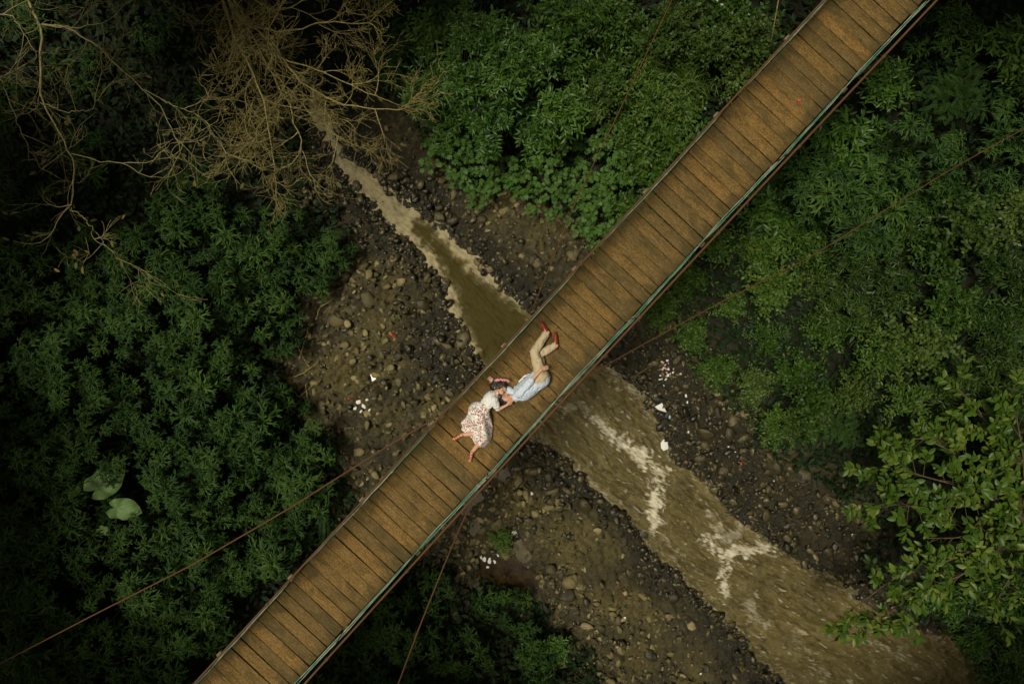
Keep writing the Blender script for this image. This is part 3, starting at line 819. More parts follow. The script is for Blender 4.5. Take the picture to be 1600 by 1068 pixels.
for h_, k_, a_ in ((hL, knL, anL), (hR, knR, anR)):
    c_ = unit(a_-k_); blob(mb, h_, k_, .104, .077); blob(mb, k_, k_*.5+a_*.5, .077, .070); blob(mb, k_*.5+a_*.5, a_-c_*.015, .070, .060)
trs = fuse(mb, 'trousers', C_CHINO, man, mo, .008, 3, .017, 11, freq=9)
mb = MB()      # shirt, its front hanging open towards the boards
blob(mb, waist+bodyL*.15, waist, .176, .168, trans, .98, 1.0, 24); blob(mb, waist, chest, .168, .190, trans, 1.0, .86, 24); blob(mb, chest, neck0+bodyL*.02, .186, .090, trans, .74, .80, 24)
for s_, e_ in ((shL, elL), (shR, elR)): blob(mb, s_, s_*.15+e_*.85+np.array([0, 0, .004]), .078, .066); blob(mb, s_*.15+e_*.85, e_, .066, .060)
for q in ((612, 436), (590, 440), (562, 462), (535, 490), (515, 515)): blob(mb, Zp(q[0], q[1], .028), Zp(q[0]+38, q[1]+42, .12), .026, .06, None, k=14)
shirt = fuse(mb, 'shirt', C_SHIRT, man, mo, .0075, 3, .017, 21, freq=9)
mb = MB()      # collar and shirt placket
for s_ in (-1, 1):
    b0 = neck0-bodyL*.012+trans*s_*.058; blob(mb, b0, b0+unit(Zp(500, 545, .1)-Zp(515, 575, .1))*.06+bodyL*.035, .020, .012, bodyL, .6, .5, 12)
blob(mb, neck0+trans*.05, neck0-trans*.05, .030, .030, bodyL, .9, .9, 14)
fuse(mb, 'collar', C_SHIRT, shirt, mo, .006, 2, .003, 5)
mb = MB()
for (q0, q1) in (((540, 476), (572, 442)), ((572, 442), (604, 428)), ((640, 548), (690, 505))): blob(mb, Zp(q0[0], q0[1],   .03), Zp(q1[0], q1[1], .03), .018, .014, None, k=12)
fuse(mb, 'undershirt', C_WHITE, man, mo, .008, 2, .004, 2)
for k_, a_, t_ in ((knL, anL, toL), (knR, anR, toR)):
    mb = MB(); d = unit(t_-a_); d = d; he = a_-d*.05+np.array([0, 0, -.012])
    upv = unit(np.cross(d, np.cross(unit(a_-k_), d)))
    blob(mb, he, a_+d*.06, .050, .056, None, .95, .95, 16); blob(mb, a_+d*.06, a_+d*.165, .055, .043, None, .9, .85, 16); blob(mb, a_+d*.165, a_+d*.215, .042, .026, None, .8, .75, 14)
    blob(mb, he, a_-unit(a_-k_)*.04, .044, .043, None, .9, .9, 14)
    sh_ = fuse(mb, 'shoe', C_LEATH, man, mo, .007, 2)
    mb = MB(); so = np.cross(d, np.array([0, 0, 1.0]))
    for e in (.03, .055, .08): blob(mb, a_+d*e+so*.02+[0, 0, .042], a_+d*e-so*.02+[0, 0, .042], .004, .004, None, k=8)
    link('laces', mb.mesh('laces', C_LASH, True, mo), sh_)

# ---- the woman
wo_ = Zp(320, 660, 0.0)
wom = thing('person', 'woman in white blouse and floral skirt lying beside the man with a pink flower crown', 'person', wo_)
pel = Zp(282, 690, .155); wst = Zp(322, 630, .135); cst = Zp(362, 580, .150); nk = Zp(396, 542, .155)
sL, sR = Zp(378, 592, .275), Zp(366, 556, .070); eL, wL = Zp(402, 656, .135), Zp(462, 626, .190); eR, wR = Zp(424, 590, .050), Zp(445, 560, .045)
hpL, hpR = Zp(286, 694, .225), Zp(272, 684, .09); kL, aL, tL = Zp(318, 826, .165), Zp(234, 932, .062), Zp(222, 998, .030); kR, aR, tR = Zp(322, 800, .075), Zp(168, 818, .048), Zp(112, 852, .028)
wc = Zp(424, 512, .130)
w_up = unit(Zp(424, 484, .13)-Zp(400, 538, .142)); w_face = np.array([.66, -.40, .60])
bl = unit(pel-cst); tr = unit(sL-sR)
mb = MB()
blob(mb, pel, wst, .160, .108, tr, .74, .74, 24); blob(mb, wst, cst, .108, .135, tr, .74, .74, 24); blob(mb, cst, nk, .135, .058, tr, .74, .85, 24)
blob(mb, sL, sR, .048, .048); blob(mb, nk, wc-w_up*.045, .044, .044)
for s_, e_, w_ in ((sL, eL, wL), (sR, eR, wR)): blob(mb, s_, e_, .042, .034); blob(mb, e_, w_, .034, .021)
hand(mb, wL, Zp(492, 596, .215)-wL, np.array([-.1, .5, -.8]), -1, .155, .35)
hand(mb, wR, Zp(452, 546, .05)-wR, np.array([.1, .2, 1.0]), 1, .15, .6)
for h_, k_, a_, t_ in ((hpL, kL, aL, tL), (hpR, kR, aR, tR)):
    blob(mb, h_, k_, .084, .052); blob(mb, k_, k_*.6+a_*.4, .050, .048); blob(mb, k_*.6+a_*.4, a_, .048, .029)
    d = unit(t_-a_); blob(mb, a_-d*.025, a_+d*.08, .031, .033, None, .9, .75, 14); blob(mb, a_+d*.08, a_+d*.145, .032, .026, None, .7, .5, 14)
    sd_ = np.cross(d, [0, 0, 1.0])
    for j in range(5): q = a_+d*(.150-.006*j*j*.5)+sd_*(.021-.0105*j); blob(mb, q-d*.02, q+d*.016, .0095-.0008*j, .0085-.0008*j, None, k=9)
U, Fc, Xs = head(mb, wc, w_up, w_face, .092)
fuse(mb, 'body', SKIN, wom, wo_, .0060, 3)
face_bits(wc, U, Fc, Xs, wom, wo_)
mb = MB()      # dark hair, gathered back and spread on the boards
blob(mb, wc+U*.030-Fc*.028, wc+U*.026-Fc*.002, .094, .090, Xs, 1.05, 1.06, 20); blob(mb, wc+U*.060+Fc*.016, wc+U*.05-Fc*.03, .056, .068, Xs, .8, .9, 16)
blob(mb, wc-Fc*.055, Zp(370, 500, .07), .088, .070, None, .9, .8, 16); blob(mb, Zp(388, 478, .08), Zp(366, 510, .06), .072, .055, None, .8, .8, 16); blob(mb, Zp(372, 512, .10), Zp(392, 526, .14), .050, .036, None, .8, .8, 14)
blob(mb, Zp(380, 500, .05), Zp(368, 524, .04), .052, .036, None, k=14); blob(mb, wc+U*.045+Fc*.01, Zp(392, 476, .10), .075, .055, None, .9, .9, 16)
for i in range(40):
    f = RNG.uniform(0, 1); q = Zp(446-74*f, 478+18*f+RNG.normal(0, 7), .20-.13*f); blob(mb, q, q+np.array([-.03, -.02, -.02])+RNG.normal(0, .012, 3), .012, .006, None, k=8)
fuse(mb, 'hair', C_HAIR, wom, wo_, .006, 1, .004, 13, freq=60)
# flower crown
bq = [Zp(388, 470, .135), Zp(402, 466, .175), Zp(420, 466, .205), Zp(438, 467, .215), Zp(456, 469, .205), Zp(470, 475, .17)]
crl = resample(np.array(bq), 15); fm = MB(); tube(fm, crl-wo_, .007, 6)
crown = link('flower_crown', fm.mesh('flower_crown', MAT['stem'], True), wom)
flw = []
for k in range(3):
    T_ = leaf_petal = (np.array([[0,0,0],[-.32,.5,.12],[-.2,.9,.10],[.2,.9,.10],[.32,.5,.12]]), np.array([[0,4,3,2,1]]))
    V = []; F = []
    for lay, (m_, sc_, el) in enumerate(((5, 1, .25), (5, .65, .8))):
        for j in range(m_):
            a = 2*PI*j/m_+lay*.6+k; ce, se = math.cos(el), math.sin(el); n0 = len(V)
            for (x_, y_, z_) in T_[0]*sc_:
                yy = y_*ce-z_*se; zz = y_*se+z_*ce; V.append([x_*math.cos(a)-yy*math.sin(a), x_*math.sin(a)+yy*math.cos(a), zz])
            F.append([n0+i for i in range(5)])
    flw.append(new_mesh('blossom', np.array(V), np.array(F), C_PINK))
for i, q in enumerate(crl):
    s_ = RNG.uniform(.020, .030); nv_ = Vector((RNG.normal(0, .3), .35+RNG.normal(0, .2), 1)).normalized()
    link('blossom', flw[i % 3], crown, mat4=Matrix.LocRotScale(Vector(q-wo_)+nv_*.008, Vector((0, 0, 1)).rotation_difference(nv_), Vector((s_, s_, s_))))
mb = MB(); e_ = Zp(381, 516, .16); blob(mb, e_, e_+[.004, -.006, -.02], .008, .010, None, k=10); link('earring', mb.mesh('earring', plain('pearl', (.8, .78, .7), .2, .5, .05), True, wo_), wom)
mb = MB()      # blouse with puffed sleeves
blob(mb, wst+bl*.03, wst, .128, .130, tr, .86, .84, 24); blob(mb, wst, cst, .126, .145, tr, .86, .84, 24); blob(mb, cst, nk+bl*.045, .143, .060, tr, .84, .86, 24)
blob(mb, sL, sL*.45+eL*.55, .064, .068); blob(mb, sL*.45+eL*.55, sL*.15+eL*.85, .068, .048); blob(mb, sR, sR*.4+eR*.6, .062, .055)
fuse(mb, 'blouse', C_WHITE, wom, wo_, .0075, 3, .015, 31, freq=10)
mb = MB(); blob(mb, nk+tr*.055+bl*.01, nk+tr*.02+bl*.04+w_face*.05, .022, .010, None, .5, .5, 12); blob(mb, nk-tr*.04+bl*.01, nk-tr*.01+bl*.04+w_face*.05, .022, .010, None, .5, .5, 12); blob(mb, nk+tr*.05, nk-tr*.05, .024, .024, bl, .9, .9, 12)
fuse(mb, 'collar', C_WHITE, wom, wo_, .006, 2, .002, 5)
def floral():
    m = M('floral_cotton'); v = m.coords('Object'); base = m.mix(m.noise(v, 6, 4), (.78, .75, .70), (.88, .86, .81))
    out = base
    for sc, thr, c in ((27, .40, (.46, .05, .035)), (34, .34, (.58, .20, .07)), (31, .33, (.05, .06, .06)), (39, .32, (.14, .17, .09)), (33, .34, (.60, .20, .18))):
        d = m.n('ShaderNodeTexNoise'); d.inputs['Scale'].default_value = sc*1.0; m.l(v, d.inputs['Vector'])
        w = m.n('ShaderNodeMix'); w.data_type = 'VECTOR'; w.inputs['Factor'].default_value = .035; m.l(v, w.inputs['A']); m.l(d.outputs['Color'], w.inputs['B'])
        vo = m.n('ShaderNodeTexVoronoi'); vo.inputs['Scale'].default_value = sc; m.l(w.outputs['Result'], vo.inputs['Vector'])
        sp = m.n('ShaderNodeSeparateColor'); m.l(vo.outputs['Color'], sp.inputs[0])
        on = m.math('GREATER_THAN', sp.outputs[0], .50); bl_ = m.math('LESS_THAN', vo.outputs['Distance'], thr)
        out = m.mix(m.math('MULTIPLY', on, bl_), out, c)
        v = m.coords('Object', (1, 1, 1), (.4*sc, .2, sc*.7))
    m.col(out); m.rough(.85); m.spec(.15); return m.m
# skirt: a cloth spread over hips, thighs and knees down to the boards
rim = [(292, 600), (318, 606), (340, 640), (350, 668), (362, 715), (371, 760), (368, 812), (362, 845), (345, 868), (328, 885), (312, 900), (300, 894), (286, 902), (268, 882), (250, 872), (240, 845), (222, 828), (205, 812), (186, 800), (166, 784), (178, 762), (162, 742), (178, 722), (198, 704), (210, 676), (216, 640), (232, 612), (262, 600)]
NR, NA = 26, 128
rp = np.array([Zp(a, b, 0)[:2] for a, b in rim]); rp = resample(np.vstack([rp, rp[:1]]), NA+1)[:-1]
cen = Zp(292, 735, 0)[:2]
bodycap = [(wst, pel, .125, .165), (pel, hpL, .12, .105), (hpL, kL, .105, .075), (hpR, kR, .095, .07), (kL, kL*.6+aL*.4, .07, .055), (kR, kR*.6+aR*.4, .06, .05)]
def drape(x, y):
    h = np.full(x.shape, .0)
    for a, b, ra, rb in bodycap:
        e = (b-a)[:2]; t = np.clip(((x-a[0])*e[0]+(y-a[1])*e[1])/(e@e), 0, 1); d = np.hypot(x-a[0]-t*e[0], y-a[1]-t*e[1]); r = ra+(rb-ra)*t; z = a[2]+(b[2]-a[2])*t
        h = np.maximum(h, (z+r*.95)*np.exp(-(d/(r*1.55))**2.6))
    return h
wp = Zp(318, 628, 0)[:2]
V = []
for j in range(NR+1):
    q = (j/NR)**.9 if j else 0.0
    xy = cen+(rp-cen)*q; h = drape(xy[:, 0], xy[:, 1])
    ra_ = np.hypot(xy[:, 0]-wp[0], xy[:, 1]-wp[1]); an = np.arctan2(xy[:, 1]-wp[1], xy[:, 0]-wp[0])
    fold = (.012+.05*np.clip(ra_-.12, 0, .6))*(np.sin(an*15+2.2*fbm(xy[:, 0]*3, xy[:, 1]*3, 2))*.5+.5*fbm(an*7, ra_*4, 3))
    low = smoothstep(.0, .16, h)
    z = .012+h+fold*(.45+.55*low)+.02*(1-q)
    z = np.maximum(z, .010) if j < NR else np.maximum(.006+.25*np.maximum(fold, 0)+.55*h, .005)
    V.append(np.column_stack([xy, z]))
V.append(np.column_stack([rp+(rp-cen)*.004, np.full(NA, .0045)]))
V = np.concatenate(V); R_ = NR+2
i_ = np.arange(R_-1)[:, None]*NA; j_ = np.arange(NA)[None, :]; k_ = (j_+1) % NA
F = np.stack([i_+j_, i_+NA+j_, i_+NA+k_, i_+k_], -1).reshape(-1, 4)
link('skirt', new_mesh('skirt', V-wo_, F[:, ::-1], floral(), True), wom)
mb = MB(); tube(mb, np.array([Zp(288, 604, .06), Zp(296, 606, .16), Zp(312, 618, .225), Zp(330, 634, .24), Zp(344, 650, .18), Zp(350, 664, .07)])-wo_, .012, 8); link('belt', mb.mesh('belt', C_SAND, True), wom)
for k_, a_, t_ in ((kL, aL, tL), (kR, aR, tR)):
    d = unit(t_-a_); sd_ = np.cross(d, [0, 0, 1.0]); mb = MB()
    blob(mb, a_-d*.03-[0, 0, .026], a_+d*.165-[0, 0, .012], .030, .034, sd_, .42, .3, 14)
    for f, w_ in ((.035, .036), (.085, .037), (.125, .034)):
        tube(mb, np.array([a_+d*f+sd_*w_*math.cos(q)+np.array([0, 0, .036 if f < .1 else .028])*math.sin(q)-[0, 0, .006] for q in np.linspace(0, PI, 9)]), .0085, 6)
    tube(mb, np.array([a_-unit(a_-k_)*.03+sd_*.034*math.cos(q)+unit(np.cross(sd_, a_-k_))*.034*math.sin(q) for q in np.linspace(0, 2*PI, 13)]), .0075, 6)
    tube(mb, np.array([a_-d*.03-[0, 0, .01], a_-unit(a_-k_)*.03-d*.03]), .010, 6)
    link('sandal', mb.mesh('sandal', C_SAND, True, wo_), wom)

# ------------------------------------------------------------------ plants
pr = np.random.default_rng(21)
def scatter(tV, tF, pos, d, up, s, sx=None):
    """copies of a leaf (base at the origin, tip along +y, face up +z) at pos, pointing along d"""
    y = unit(d); x = unit(np.cross(y, up)); z = np.cross(x, y)
    s = np.broadcast_to(np.asarray(s, float), (len(pos),)); w = s if sx is None else s*sx
    V = pos[:, None, :] + (tV[None, :, 0, None]*w[:, None, None])*x[:, None, :] + (tV[None, :, 1, None]*s[:, None, None])*y[:, None, :] + (tV[None, :, 2, None]*s[:, None, None])*z[:, None, :]
    F = (tF[None]+(np.arange(len(pos))*len(tV))[:, None, None]).reshape(-1, tF.shape[1])
    return V.reshape(-1, 3), F
def leaf4(w=.3, fold=.08):
    return np.array([[0,0,0],[-w/2,.45,fold],[0,1,-.06],[w/2,.45,fold],[0,.45,0]]), np.array([[0,4,1],[1,4,2],[0,3,4],[3,2,4]])
def leaf_blade(w=.42, fold=.09, droop=.16, widest=.5, n=5, wavy=0.0):
    """broad leaf with a midrib, curved outline and a bend along its length"""
    V = [[0,0,0]]; F = []
    for i in range(1, n):
        t = i/n; ww = w/2*(math.sin(PI*t**(math.log(.5)/math.log(widest))))**.8; zz = -droop*t*t
        V += [[-ww, t, zz+fold*ww*2+wavy*math.sin(i*2.1)], [0, t, zz], [ww, t, zz+fold*ww*2-wavy*math.sin(i*2.4)]]
    V.append([0, 1, -droop]); e = len(V)-1
    F += [[0,2,1],[0,3,2]]
    for i in range(n-2):
        a = 1+3*i
        F += [[a,a+1,a+4],[a,a+4,a+3],[a+1,a+2,a+5],[a+1,a+5,a+4]]
    a = 1+3*(n-2); F += [[a,a+1,e],[a+1,a+2,e]]
    return np.array(V, float), np.array(F)
def leaf_cut(pairs=3, spread=.62, lobe=.15):
    """deeply cut leaf: a midrib with pointed lobes to both sides"""
    V = []; F = []
    def lob(base, ang, L, W, z0, z1):
        k = len(V); dx, dy = math.sin(ang), math.cos(ang); px, py = dy, -dx; bx, by = base
        V.extend([[bx, by, z0], [bx+dx*L*.45+px*W/2, by+dy*L*.45+py*W/2, z0+.02], [bx+dx*L, by+dy*L, z1], [bx+dx*L*.45-px*W/2, by+dy*L*.45-py*W/2, z0+.02]])
        F.extend([[k, k+1, k+2], [k, k+2, k+3]])
    lob((0, .02), 0, .98, .15, 0, -.16)
    for i in range(pairs):
        t = .16+.50*i/max(1, pairs-1); L = (.40-.12*abs(i-pairs*.35)/pairs*2)
        for sg in (-1, 1): lob((0, t), sg*(.78-.25*i/pairs), L, lobe, -.02*i, -.10-.05*i)
    return np.array(V, float), np.array(F)
def leaf_palm(n=7, w=.26):
    """flat hand-shaped leaf"""
    V = []; F = []
    for i in range(n):
        a = (i-(n-1)/2)*(2*PI*.80/n); L = 1-.36*abs(i-(n-1)/2)/((n-1)/2); k = len(V); c, s_ = math.cos(a), math.sin(a)
        def T(x, y, z): return [x*c+y*s_, .34-x*s_+y*c, z]
        for q in ((0,-.04,0),(-w*.5,L*.32,.01),(-w*.42*L,L*.42,.02),(0,L*.66,-.10),(w*.42*L,L*.42,.02),(w*.5,L*.32,.01)): V.append(T(*q))
        F += [[k,k+5,k+1],[k+1,k+5,k+4],[k+1,k+4,k+2],[k+2,k+4,k+3]]
    V = np.array(V); return V, np.array(F)
def frond(n=20, L=.20, droop=.3):
    """feather leaf: narrow leaflets in pairs along a drooping rib"""
    V = []; F = []
    for i in range(n):
        t = (i+1.0)/(n+.5); l = L*math.sin(PI*(.12+.83*t))**.7; z = -droop*t*t
        for sg in (-1, 1):
            k = len(V); a = .95-.25*t; dx, dy = sg*math.sin(a)*l, math.cos(a)*l; w = .013
            V += [[0,t,z],[dx*.5-sg*dy*w/l*1.2,t+dy*.5+abs(dx)*w/l,z+.01],[dx,t+dy,z-.04],[dx*.5+sg*dy*w/l*1.2,t+dy*.5-abs(dx)*w/l,z+.01]]
            F += [[k,k+1,k+2],[k,k+2,k+3]]
    k = len(V); V += [[-.008,0,0],[.008,0,0],[0,1,-droop]]; F += [[k,k+1,k+2]]
    return np.array(V, float), np.array(F)

def rand_dirs(n, zlo, zhi, r):
    z = r.uniform(zlo, zhi, n); a = r.uniform(0, 2*PI, n); q = np.sqrt(np.maximum(0, 1-z*z))
    return np.stack([np.cos(a)*q, np.sin(a)*q, z], -1)

def rosette_mesh(seed, tpl, n, mat, lo=-.25, hi=1.0, jit=.25):
    """whorl of leaves seen from above: outer leaves lie flat, inner ones stand up"""
    r = np.random.default_rng(seed); i = np.arange(n)
    a = i*2.39996+r.normal(0, jit, n); el = lo+(hi-lo)*(i/n)**1.6+r.normal(0, .12, n)
    d = np.stack([np.cos(a)*np.cos(el), np.sin(a)*np.cos(el), np.sin(el)], -1)
    up = np.stack([-np.cos(a)*np.sin(el), -np.sin(a)*np.sin(el), np.cos(el)], -1)+r.normal(0, .22, (n, 3))
    s = (1-.55*i/n)*r.uniform(.78, 1.1, n)
    pos = np.stack([np.cos(a)*.04, np.sin(a)*.04, .10*i/n], -1)
    V, F = scatter(tpl[0], tpl[1], pos, d, up, s)
    return new_mesh('leaf_cluster', V, F, mat)

def spray_mesh(name, seed, R, Hh, n_tw, per, tpl, L, mat, start=.3, flat=.35, upb=1.0, droop=.25, zlo=.0, wav=.25, jl=.25, fr=False):
    """leafy crown built of curved twigs that carry leaves along their outer part; radius R, height Hh"""
    r = np.random.default_rng(seed)
    d = rand_dirs(n_tw, zlo, 1.0, r); ln = r.uniform(.62, 1.08, n_tw)
    lump = 1+.30*np.sin(3*np.arctan2(d[:, 1], d[:, 0])+seed)+.12*np.sin(5*np.arctan2(d[:, 1], d[:, 0])+2*seed)
    side = unit(np.cross(d, r.normal(size=(n_tw, 3))))
    t = start+(1-start)*((np.arange(per)+r.uniform(0, .9, (n_tw, per)))/per)
    sc = np.array([R, R, Hh])
    c = (ln*lump)[:, None, None]
    pt = (d[:, None, :]*t[..., None] + side[:, None, :]*(wav*np.sin(t*2.4)*t)[..., None])*c*sc
    pt[..., 2] -= droop*R*(t**2.2)*(1-d[:, None, 2])*.8
    tan = unit(d*sc+side*.2)[:, None, :]
    per_a = (np.arange(per)*2.4)[None, :]+r.uniform(0, 6, (n_tw, 1))
    x = unit(np.cross(d, np.array([.02, .03, 1.0]))); y = np.cross(x, d)
    rad = np.cos(per_a)[..., None]*x[:, None, :]+np.sin(per_a)[..., None]*y[:, None, :]*flat
    ld = unit(tan*.55+rad*.9+r.normal(0, .22, (n_tw, per, 3))+np.array([0, 0, -.10]))
    up = np.array([0, 0, upb])+r.normal(0, .42, (n_tw, per, 3))
    s = L*(1+r.uniform(-jl, jl, (n_tw, per)))*(1.05-.35*t)
    V, F = scatter(tpl[0], tpl[1], pt.reshape(-1, 3), ld.reshape(-1, 3), up.reshape(-1, 3), s.ravel())
    return new_mesh(name, V, F, mat)

def stems_mesh(name, seed, R, Hh, base, n, mat, rad=.02):
    """bare stems from the root at (0,0,-base) up into a crown centred on the origin"""
    r = np.random.default_rng(seed); mb = MB()
    for i in range(n):
        d = rand_dirs(1, .25, 1, r)[0]*np.array([R, R, Hh])*.85; q = np.linspace(0, 1, 6)[:, None]
        p = np.array([0, 0, -base])*(1-q)+d*q+np.array([r.normal(0, .06), r.normal(0, .06), .12])*np.sin(q*PI)
        tube(mb, p, np.linspace(rad*1.2, rad*.35, 6), 5, False)
    return mb.mesh(name, mat, True)

# landmarks one can find in the photo, for telling look-alike plants apart
LANDMARKS = [('the broad pale leaves', 165, 785), ("the woman's sandals", 728, 695), ("the man's shoes", 858, 520), ('the brown puddle', 810, 898), ('the white sheets ashore', 1033, 665),
 ('the white splash', 1140, 865), ("the stream's hidden head", 535, 245), ('the red petal', 1249, 157), ('the white flowered bush', 1150, 15), ('the glossy leaved tree', 1470, 780),
 ("the bridge's upper end", 1365, 0), ("the bridge's lower end", 385, 1068), ('the left guy cable joint', 668, 660), ('the right guy cable joint', 930, 580), ('the pale log by the water', 765, 420),
 ('the bushy bare tree', 470, 200), ('the sparse bare tree', 120, 250), ('the top left corner', 0, 0), ('the top right corner', 1600, 0), ('the bottom left corner', 0, 1068), ('the bottom right corner', 1600, 1068),
 ('the left edge midpoint', 0, 534), ('the right edge midpoint', 1600, 534), ('the bottom edge midpoint', 800, 1068), ('the top edge midpoint', 800, 0)]
ORD = ['nearest to', 'second nearest to', 'third nearest to', 'fourth nearest to', 'fifth nearest to', 'sixth nearest to', 'seventh nearest to', 'eighth nearest to', 'ninth nearest to', 'tenth nearest to']
ORD += ['%s nearest to' % w for w in ('eleventh', 'twelfth', 'thirteenth', 'fourteenth', 'fifteenth', 'sixteenth', 'seventeenth', 'eighteenth', 'nineteenth', 'twentieth')]
ORD += ['twenty-%s nearest to' % w for w in ('first', 'second', 'third', 'fourth', 'fifth', 'sixth', 'seventh', 'eighth', 'ninth')]
PLANTS = {}     # description -> list of (object, u, v)
def label_plants():
    for desc, lst in PLANTS.items():
        ranks = []
        for L in LANDMARKS:
            d = [math.hypot(u-L[1], v-L[2]) for _, u, v in lst]
            order = np.argsort(d); rk = np.empty(len(lst), int); rk[order] = np.arange(len(lst)); ranks.append(rk)
        ranks = np.array(ranks)
        for i, (o, u, v) in enumerate(lst):
            rk = ranks[:, i]; best = min(range(len(LANDMARKS)), key=lambda k: (rk[k], math.hypot(u-LANDMARKS[k][1], v-LANDMARKS[k][2])))
            if len(lst) == 1: o['label'] = desc[0]
            else: o['label'] = '%s, %s %s' % (desc[0], ORD[min(rk[best], len(ORD)-1)], LANDMARKS[best][0])

def sample_zone(poly, spacing, r, tries=4000, avoid=()):
    pa = np.array(poly, float); lo, hi = pa.min(0), pa.max(0); out = []
    for _ in range(tries):
        p = r.uniform(lo, hi)
        if not in_poly(p[0], p[1], poly): continue
        if any((p[0]-q[0])**2+(p[1]-q[1])**2 < spacing**2 for q in out): continue
        if any((p[0]-q[0])**2+(p[1]-q[1])**2 < q[2]**2 for q in avoid): continue
        out.append((p[0], p[1]))
    return out

# --- dark green marigold shrubs: whorls of cut leaves at the tips of the stems
TPL_CUT = [leaf_cut(2, lobe=.12), leaf_cut(2, lobe=.14)]
ros = [rosette_mesh(100+k, TPL_CUT[k % 2], 19+k % 5, MAT['marigold'], -.25, 1.0) for k in range(6)]
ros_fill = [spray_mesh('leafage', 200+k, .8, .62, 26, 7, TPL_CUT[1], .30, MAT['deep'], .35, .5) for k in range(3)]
def marigold(u, v, hgt, R, n, desc='dark shrub with whorls of cut leaves', group='cut leaved shrubs crowding the banks', size=.40):
    g = on_ground(u, v, hgt)
    t = thing('marigold_shrub', '', 'shrub', g, 0, group)
    PLANTS.setdefault((desc, 'marigold'), []).append((t, u, v))
    r = pr; mb = MB(); pts = []
    for i in range(n):
        for _ in range(20):
            a = r.uniform(0, 2*PI); q = R*math.sqrt(r.uniform(0, 1)); p = np.array([q*math.cos(a), q*math.sin(a), hgt*(.98-.34*(q/R)**2)+r.normal(0, .14)])
            if all(np.linalg.norm(p[:2]-k[:2]) > size*.72 for k in pts): break
        pts.append(p)
        tq = np.linspace(0, 1, 5)[:, None]
        tube(mb, np.array([r.normal(0, .05), r.normal(0, .05), -.15])*(1-tq)+p*tq+np.array([0, 0, .1])*np.sin(tq*PI), np.linspace(.018, .008, 5), 5, False)
    link('stems', mb.mesh('stems', MAT['stem'], True), t)
    for p in pts:
        s = size*r.uniform(.7, 1.4); out = p[:2]/max(R, .1)*.38
        nrm = Vector((out[0]+r.normal(0, .12), out[1]+r.normal(0, .12), 1)).normalized()
        q = Vector((0, 0, 1)).rotation_difference(nrm) @ Matrix.Rotation(r.uniform(0, 6.28), 3, 'Z').to_quaternion()
        link('leaf_cluster', ros[int(r.integers(6))], t, mat4=Matrix.LocRotScale(Vector(p), q, Vector((s, s, s))))
    k = R*1.15
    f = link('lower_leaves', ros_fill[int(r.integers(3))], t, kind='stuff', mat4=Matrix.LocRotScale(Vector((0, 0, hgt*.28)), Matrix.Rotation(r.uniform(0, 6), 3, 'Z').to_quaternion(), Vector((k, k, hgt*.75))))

ZL = [(-70,345),(110,400),(300,300),(400,330),(470,345),(535,385),(525,425),(455,470),(425,560),(430,640),(505,700),(520,740),(480,800),(400,890),(330,960),(260,1040),(200,1130),(-70,1130)]
for u, v in sample_zone(ZL, 54, pr, avoid=((165,785,62),)):
    edge = min(1.0, max(0, -float(poly_sd(np.array([u]), np.array([v]), ZL)[0]))/160)
    marigold(u, v, pr.uniform(.7, 1.7)+.7*edge, pr.uniform(.5, .8), int(pr.integers(8, 12)), size=pr.choice([.25, .30, .36, .42]))
for u, v in sample_zone([(470,1130),(530,1000),(610,925),(690,935),(740,960),(800,955),(860,1010),(860,1130)], 58, pr):
    marigold(u, v, pr.uniform(.8, 1.4), pr.uniform(.6, .8), int(pr.integers(7, 10)), size=.34)
for u, v in sample_zone([(-60,-60),(250,-60),(330,120),(330,280),(100,390),(-60,330)], 110, pr):
    marigold(u, v, pr.uniform(.5, .8), .6, 5, 'low shrub under bare branches', 'low shrubs under the bare trees')
for u, v in ((600,20),(640,70),(690,20),(610,95)):
    marigold(u, v, .9, .6, 6, 'low shrub under bare branches', 'low shrubs under the bare trees')

# --- leafy shrubs of other kinds
def kind(nm, seed, n, **kw): return [spray_mesh('foliage', seed+k, 1.0, kw.pop('Hh', .8) if False else kw.get('hh', .8), kw['tw'], kw['per'], kw['tpl'], kw['L'], MAT[kw['mat']], kw.get('start', .3), kw.get('flat', .4), 1.0, kw.get('droop', .3), kw.get('zlo', -.05), kw.get('wav', .3)) for k in range(n)]
SP = {
 'lance': kind('lance', 300, 3, tw=70, per=12, tpl=leaf_blade(.26, .12, .22, .42, 4), L=.30, mat='lance', start=.35, droop=.35),
 'small': kind('small', 320, 4, tw=75, per=12, tpl=leaf4(.62, .05), L=.18, mat='small', start=.3, wav=.45),
 'fine': kind('fine', 340, 4, tw=75, per=12, tpl=leaf4(.36, .06), L=.23, mat='small', start=.3, wav=.45),
 'olive': kind('olive', 360, 3, tw=85, per=12, tpl=leaf4(.6, .05), L=.18, mat='olive', start=.3, wav=.5),
 'grass': kind('grass', 380, 2, tw=120, per=9, tpl=leaf_blade(.085, .05, .35, .4, 4), L=.36, mat='small', start=.3, droop=.1),
 'bamboo': kind('bamboo', 400, 3, tw=90, per=12, tpl=leaf_blade(.20, .08, .2, .38, 4), L=.22, mat='bamboo', start=.35, droop=.35),
 'castor': kind('castor', 420, 3, tw=46, per=3, tpl=leaf_palm(), L=.34, mat='castor', start=.72, droop=.15, flat=.3, wav=.1),
 'feather': kind('feather', 440, 3, tw=85, per=4, tpl=frond(15, .24), L=.34, mat='feather', start=.35, droop=.3, flat=.3),
 'fern': kind('fern', 460, 2, tw=16, per=1, tpl=frond(16, .22, .28), L=1.0, mat='feather', start=.1, droop=.1, zlo=.15, wav=.05),
 'forest': kind('forest', 480, 2, tw=260, per=12, tpl=leaf4(.55, .06), L=.20, mat='forest', start=.35, wav=.3, zlo=-.6),
}
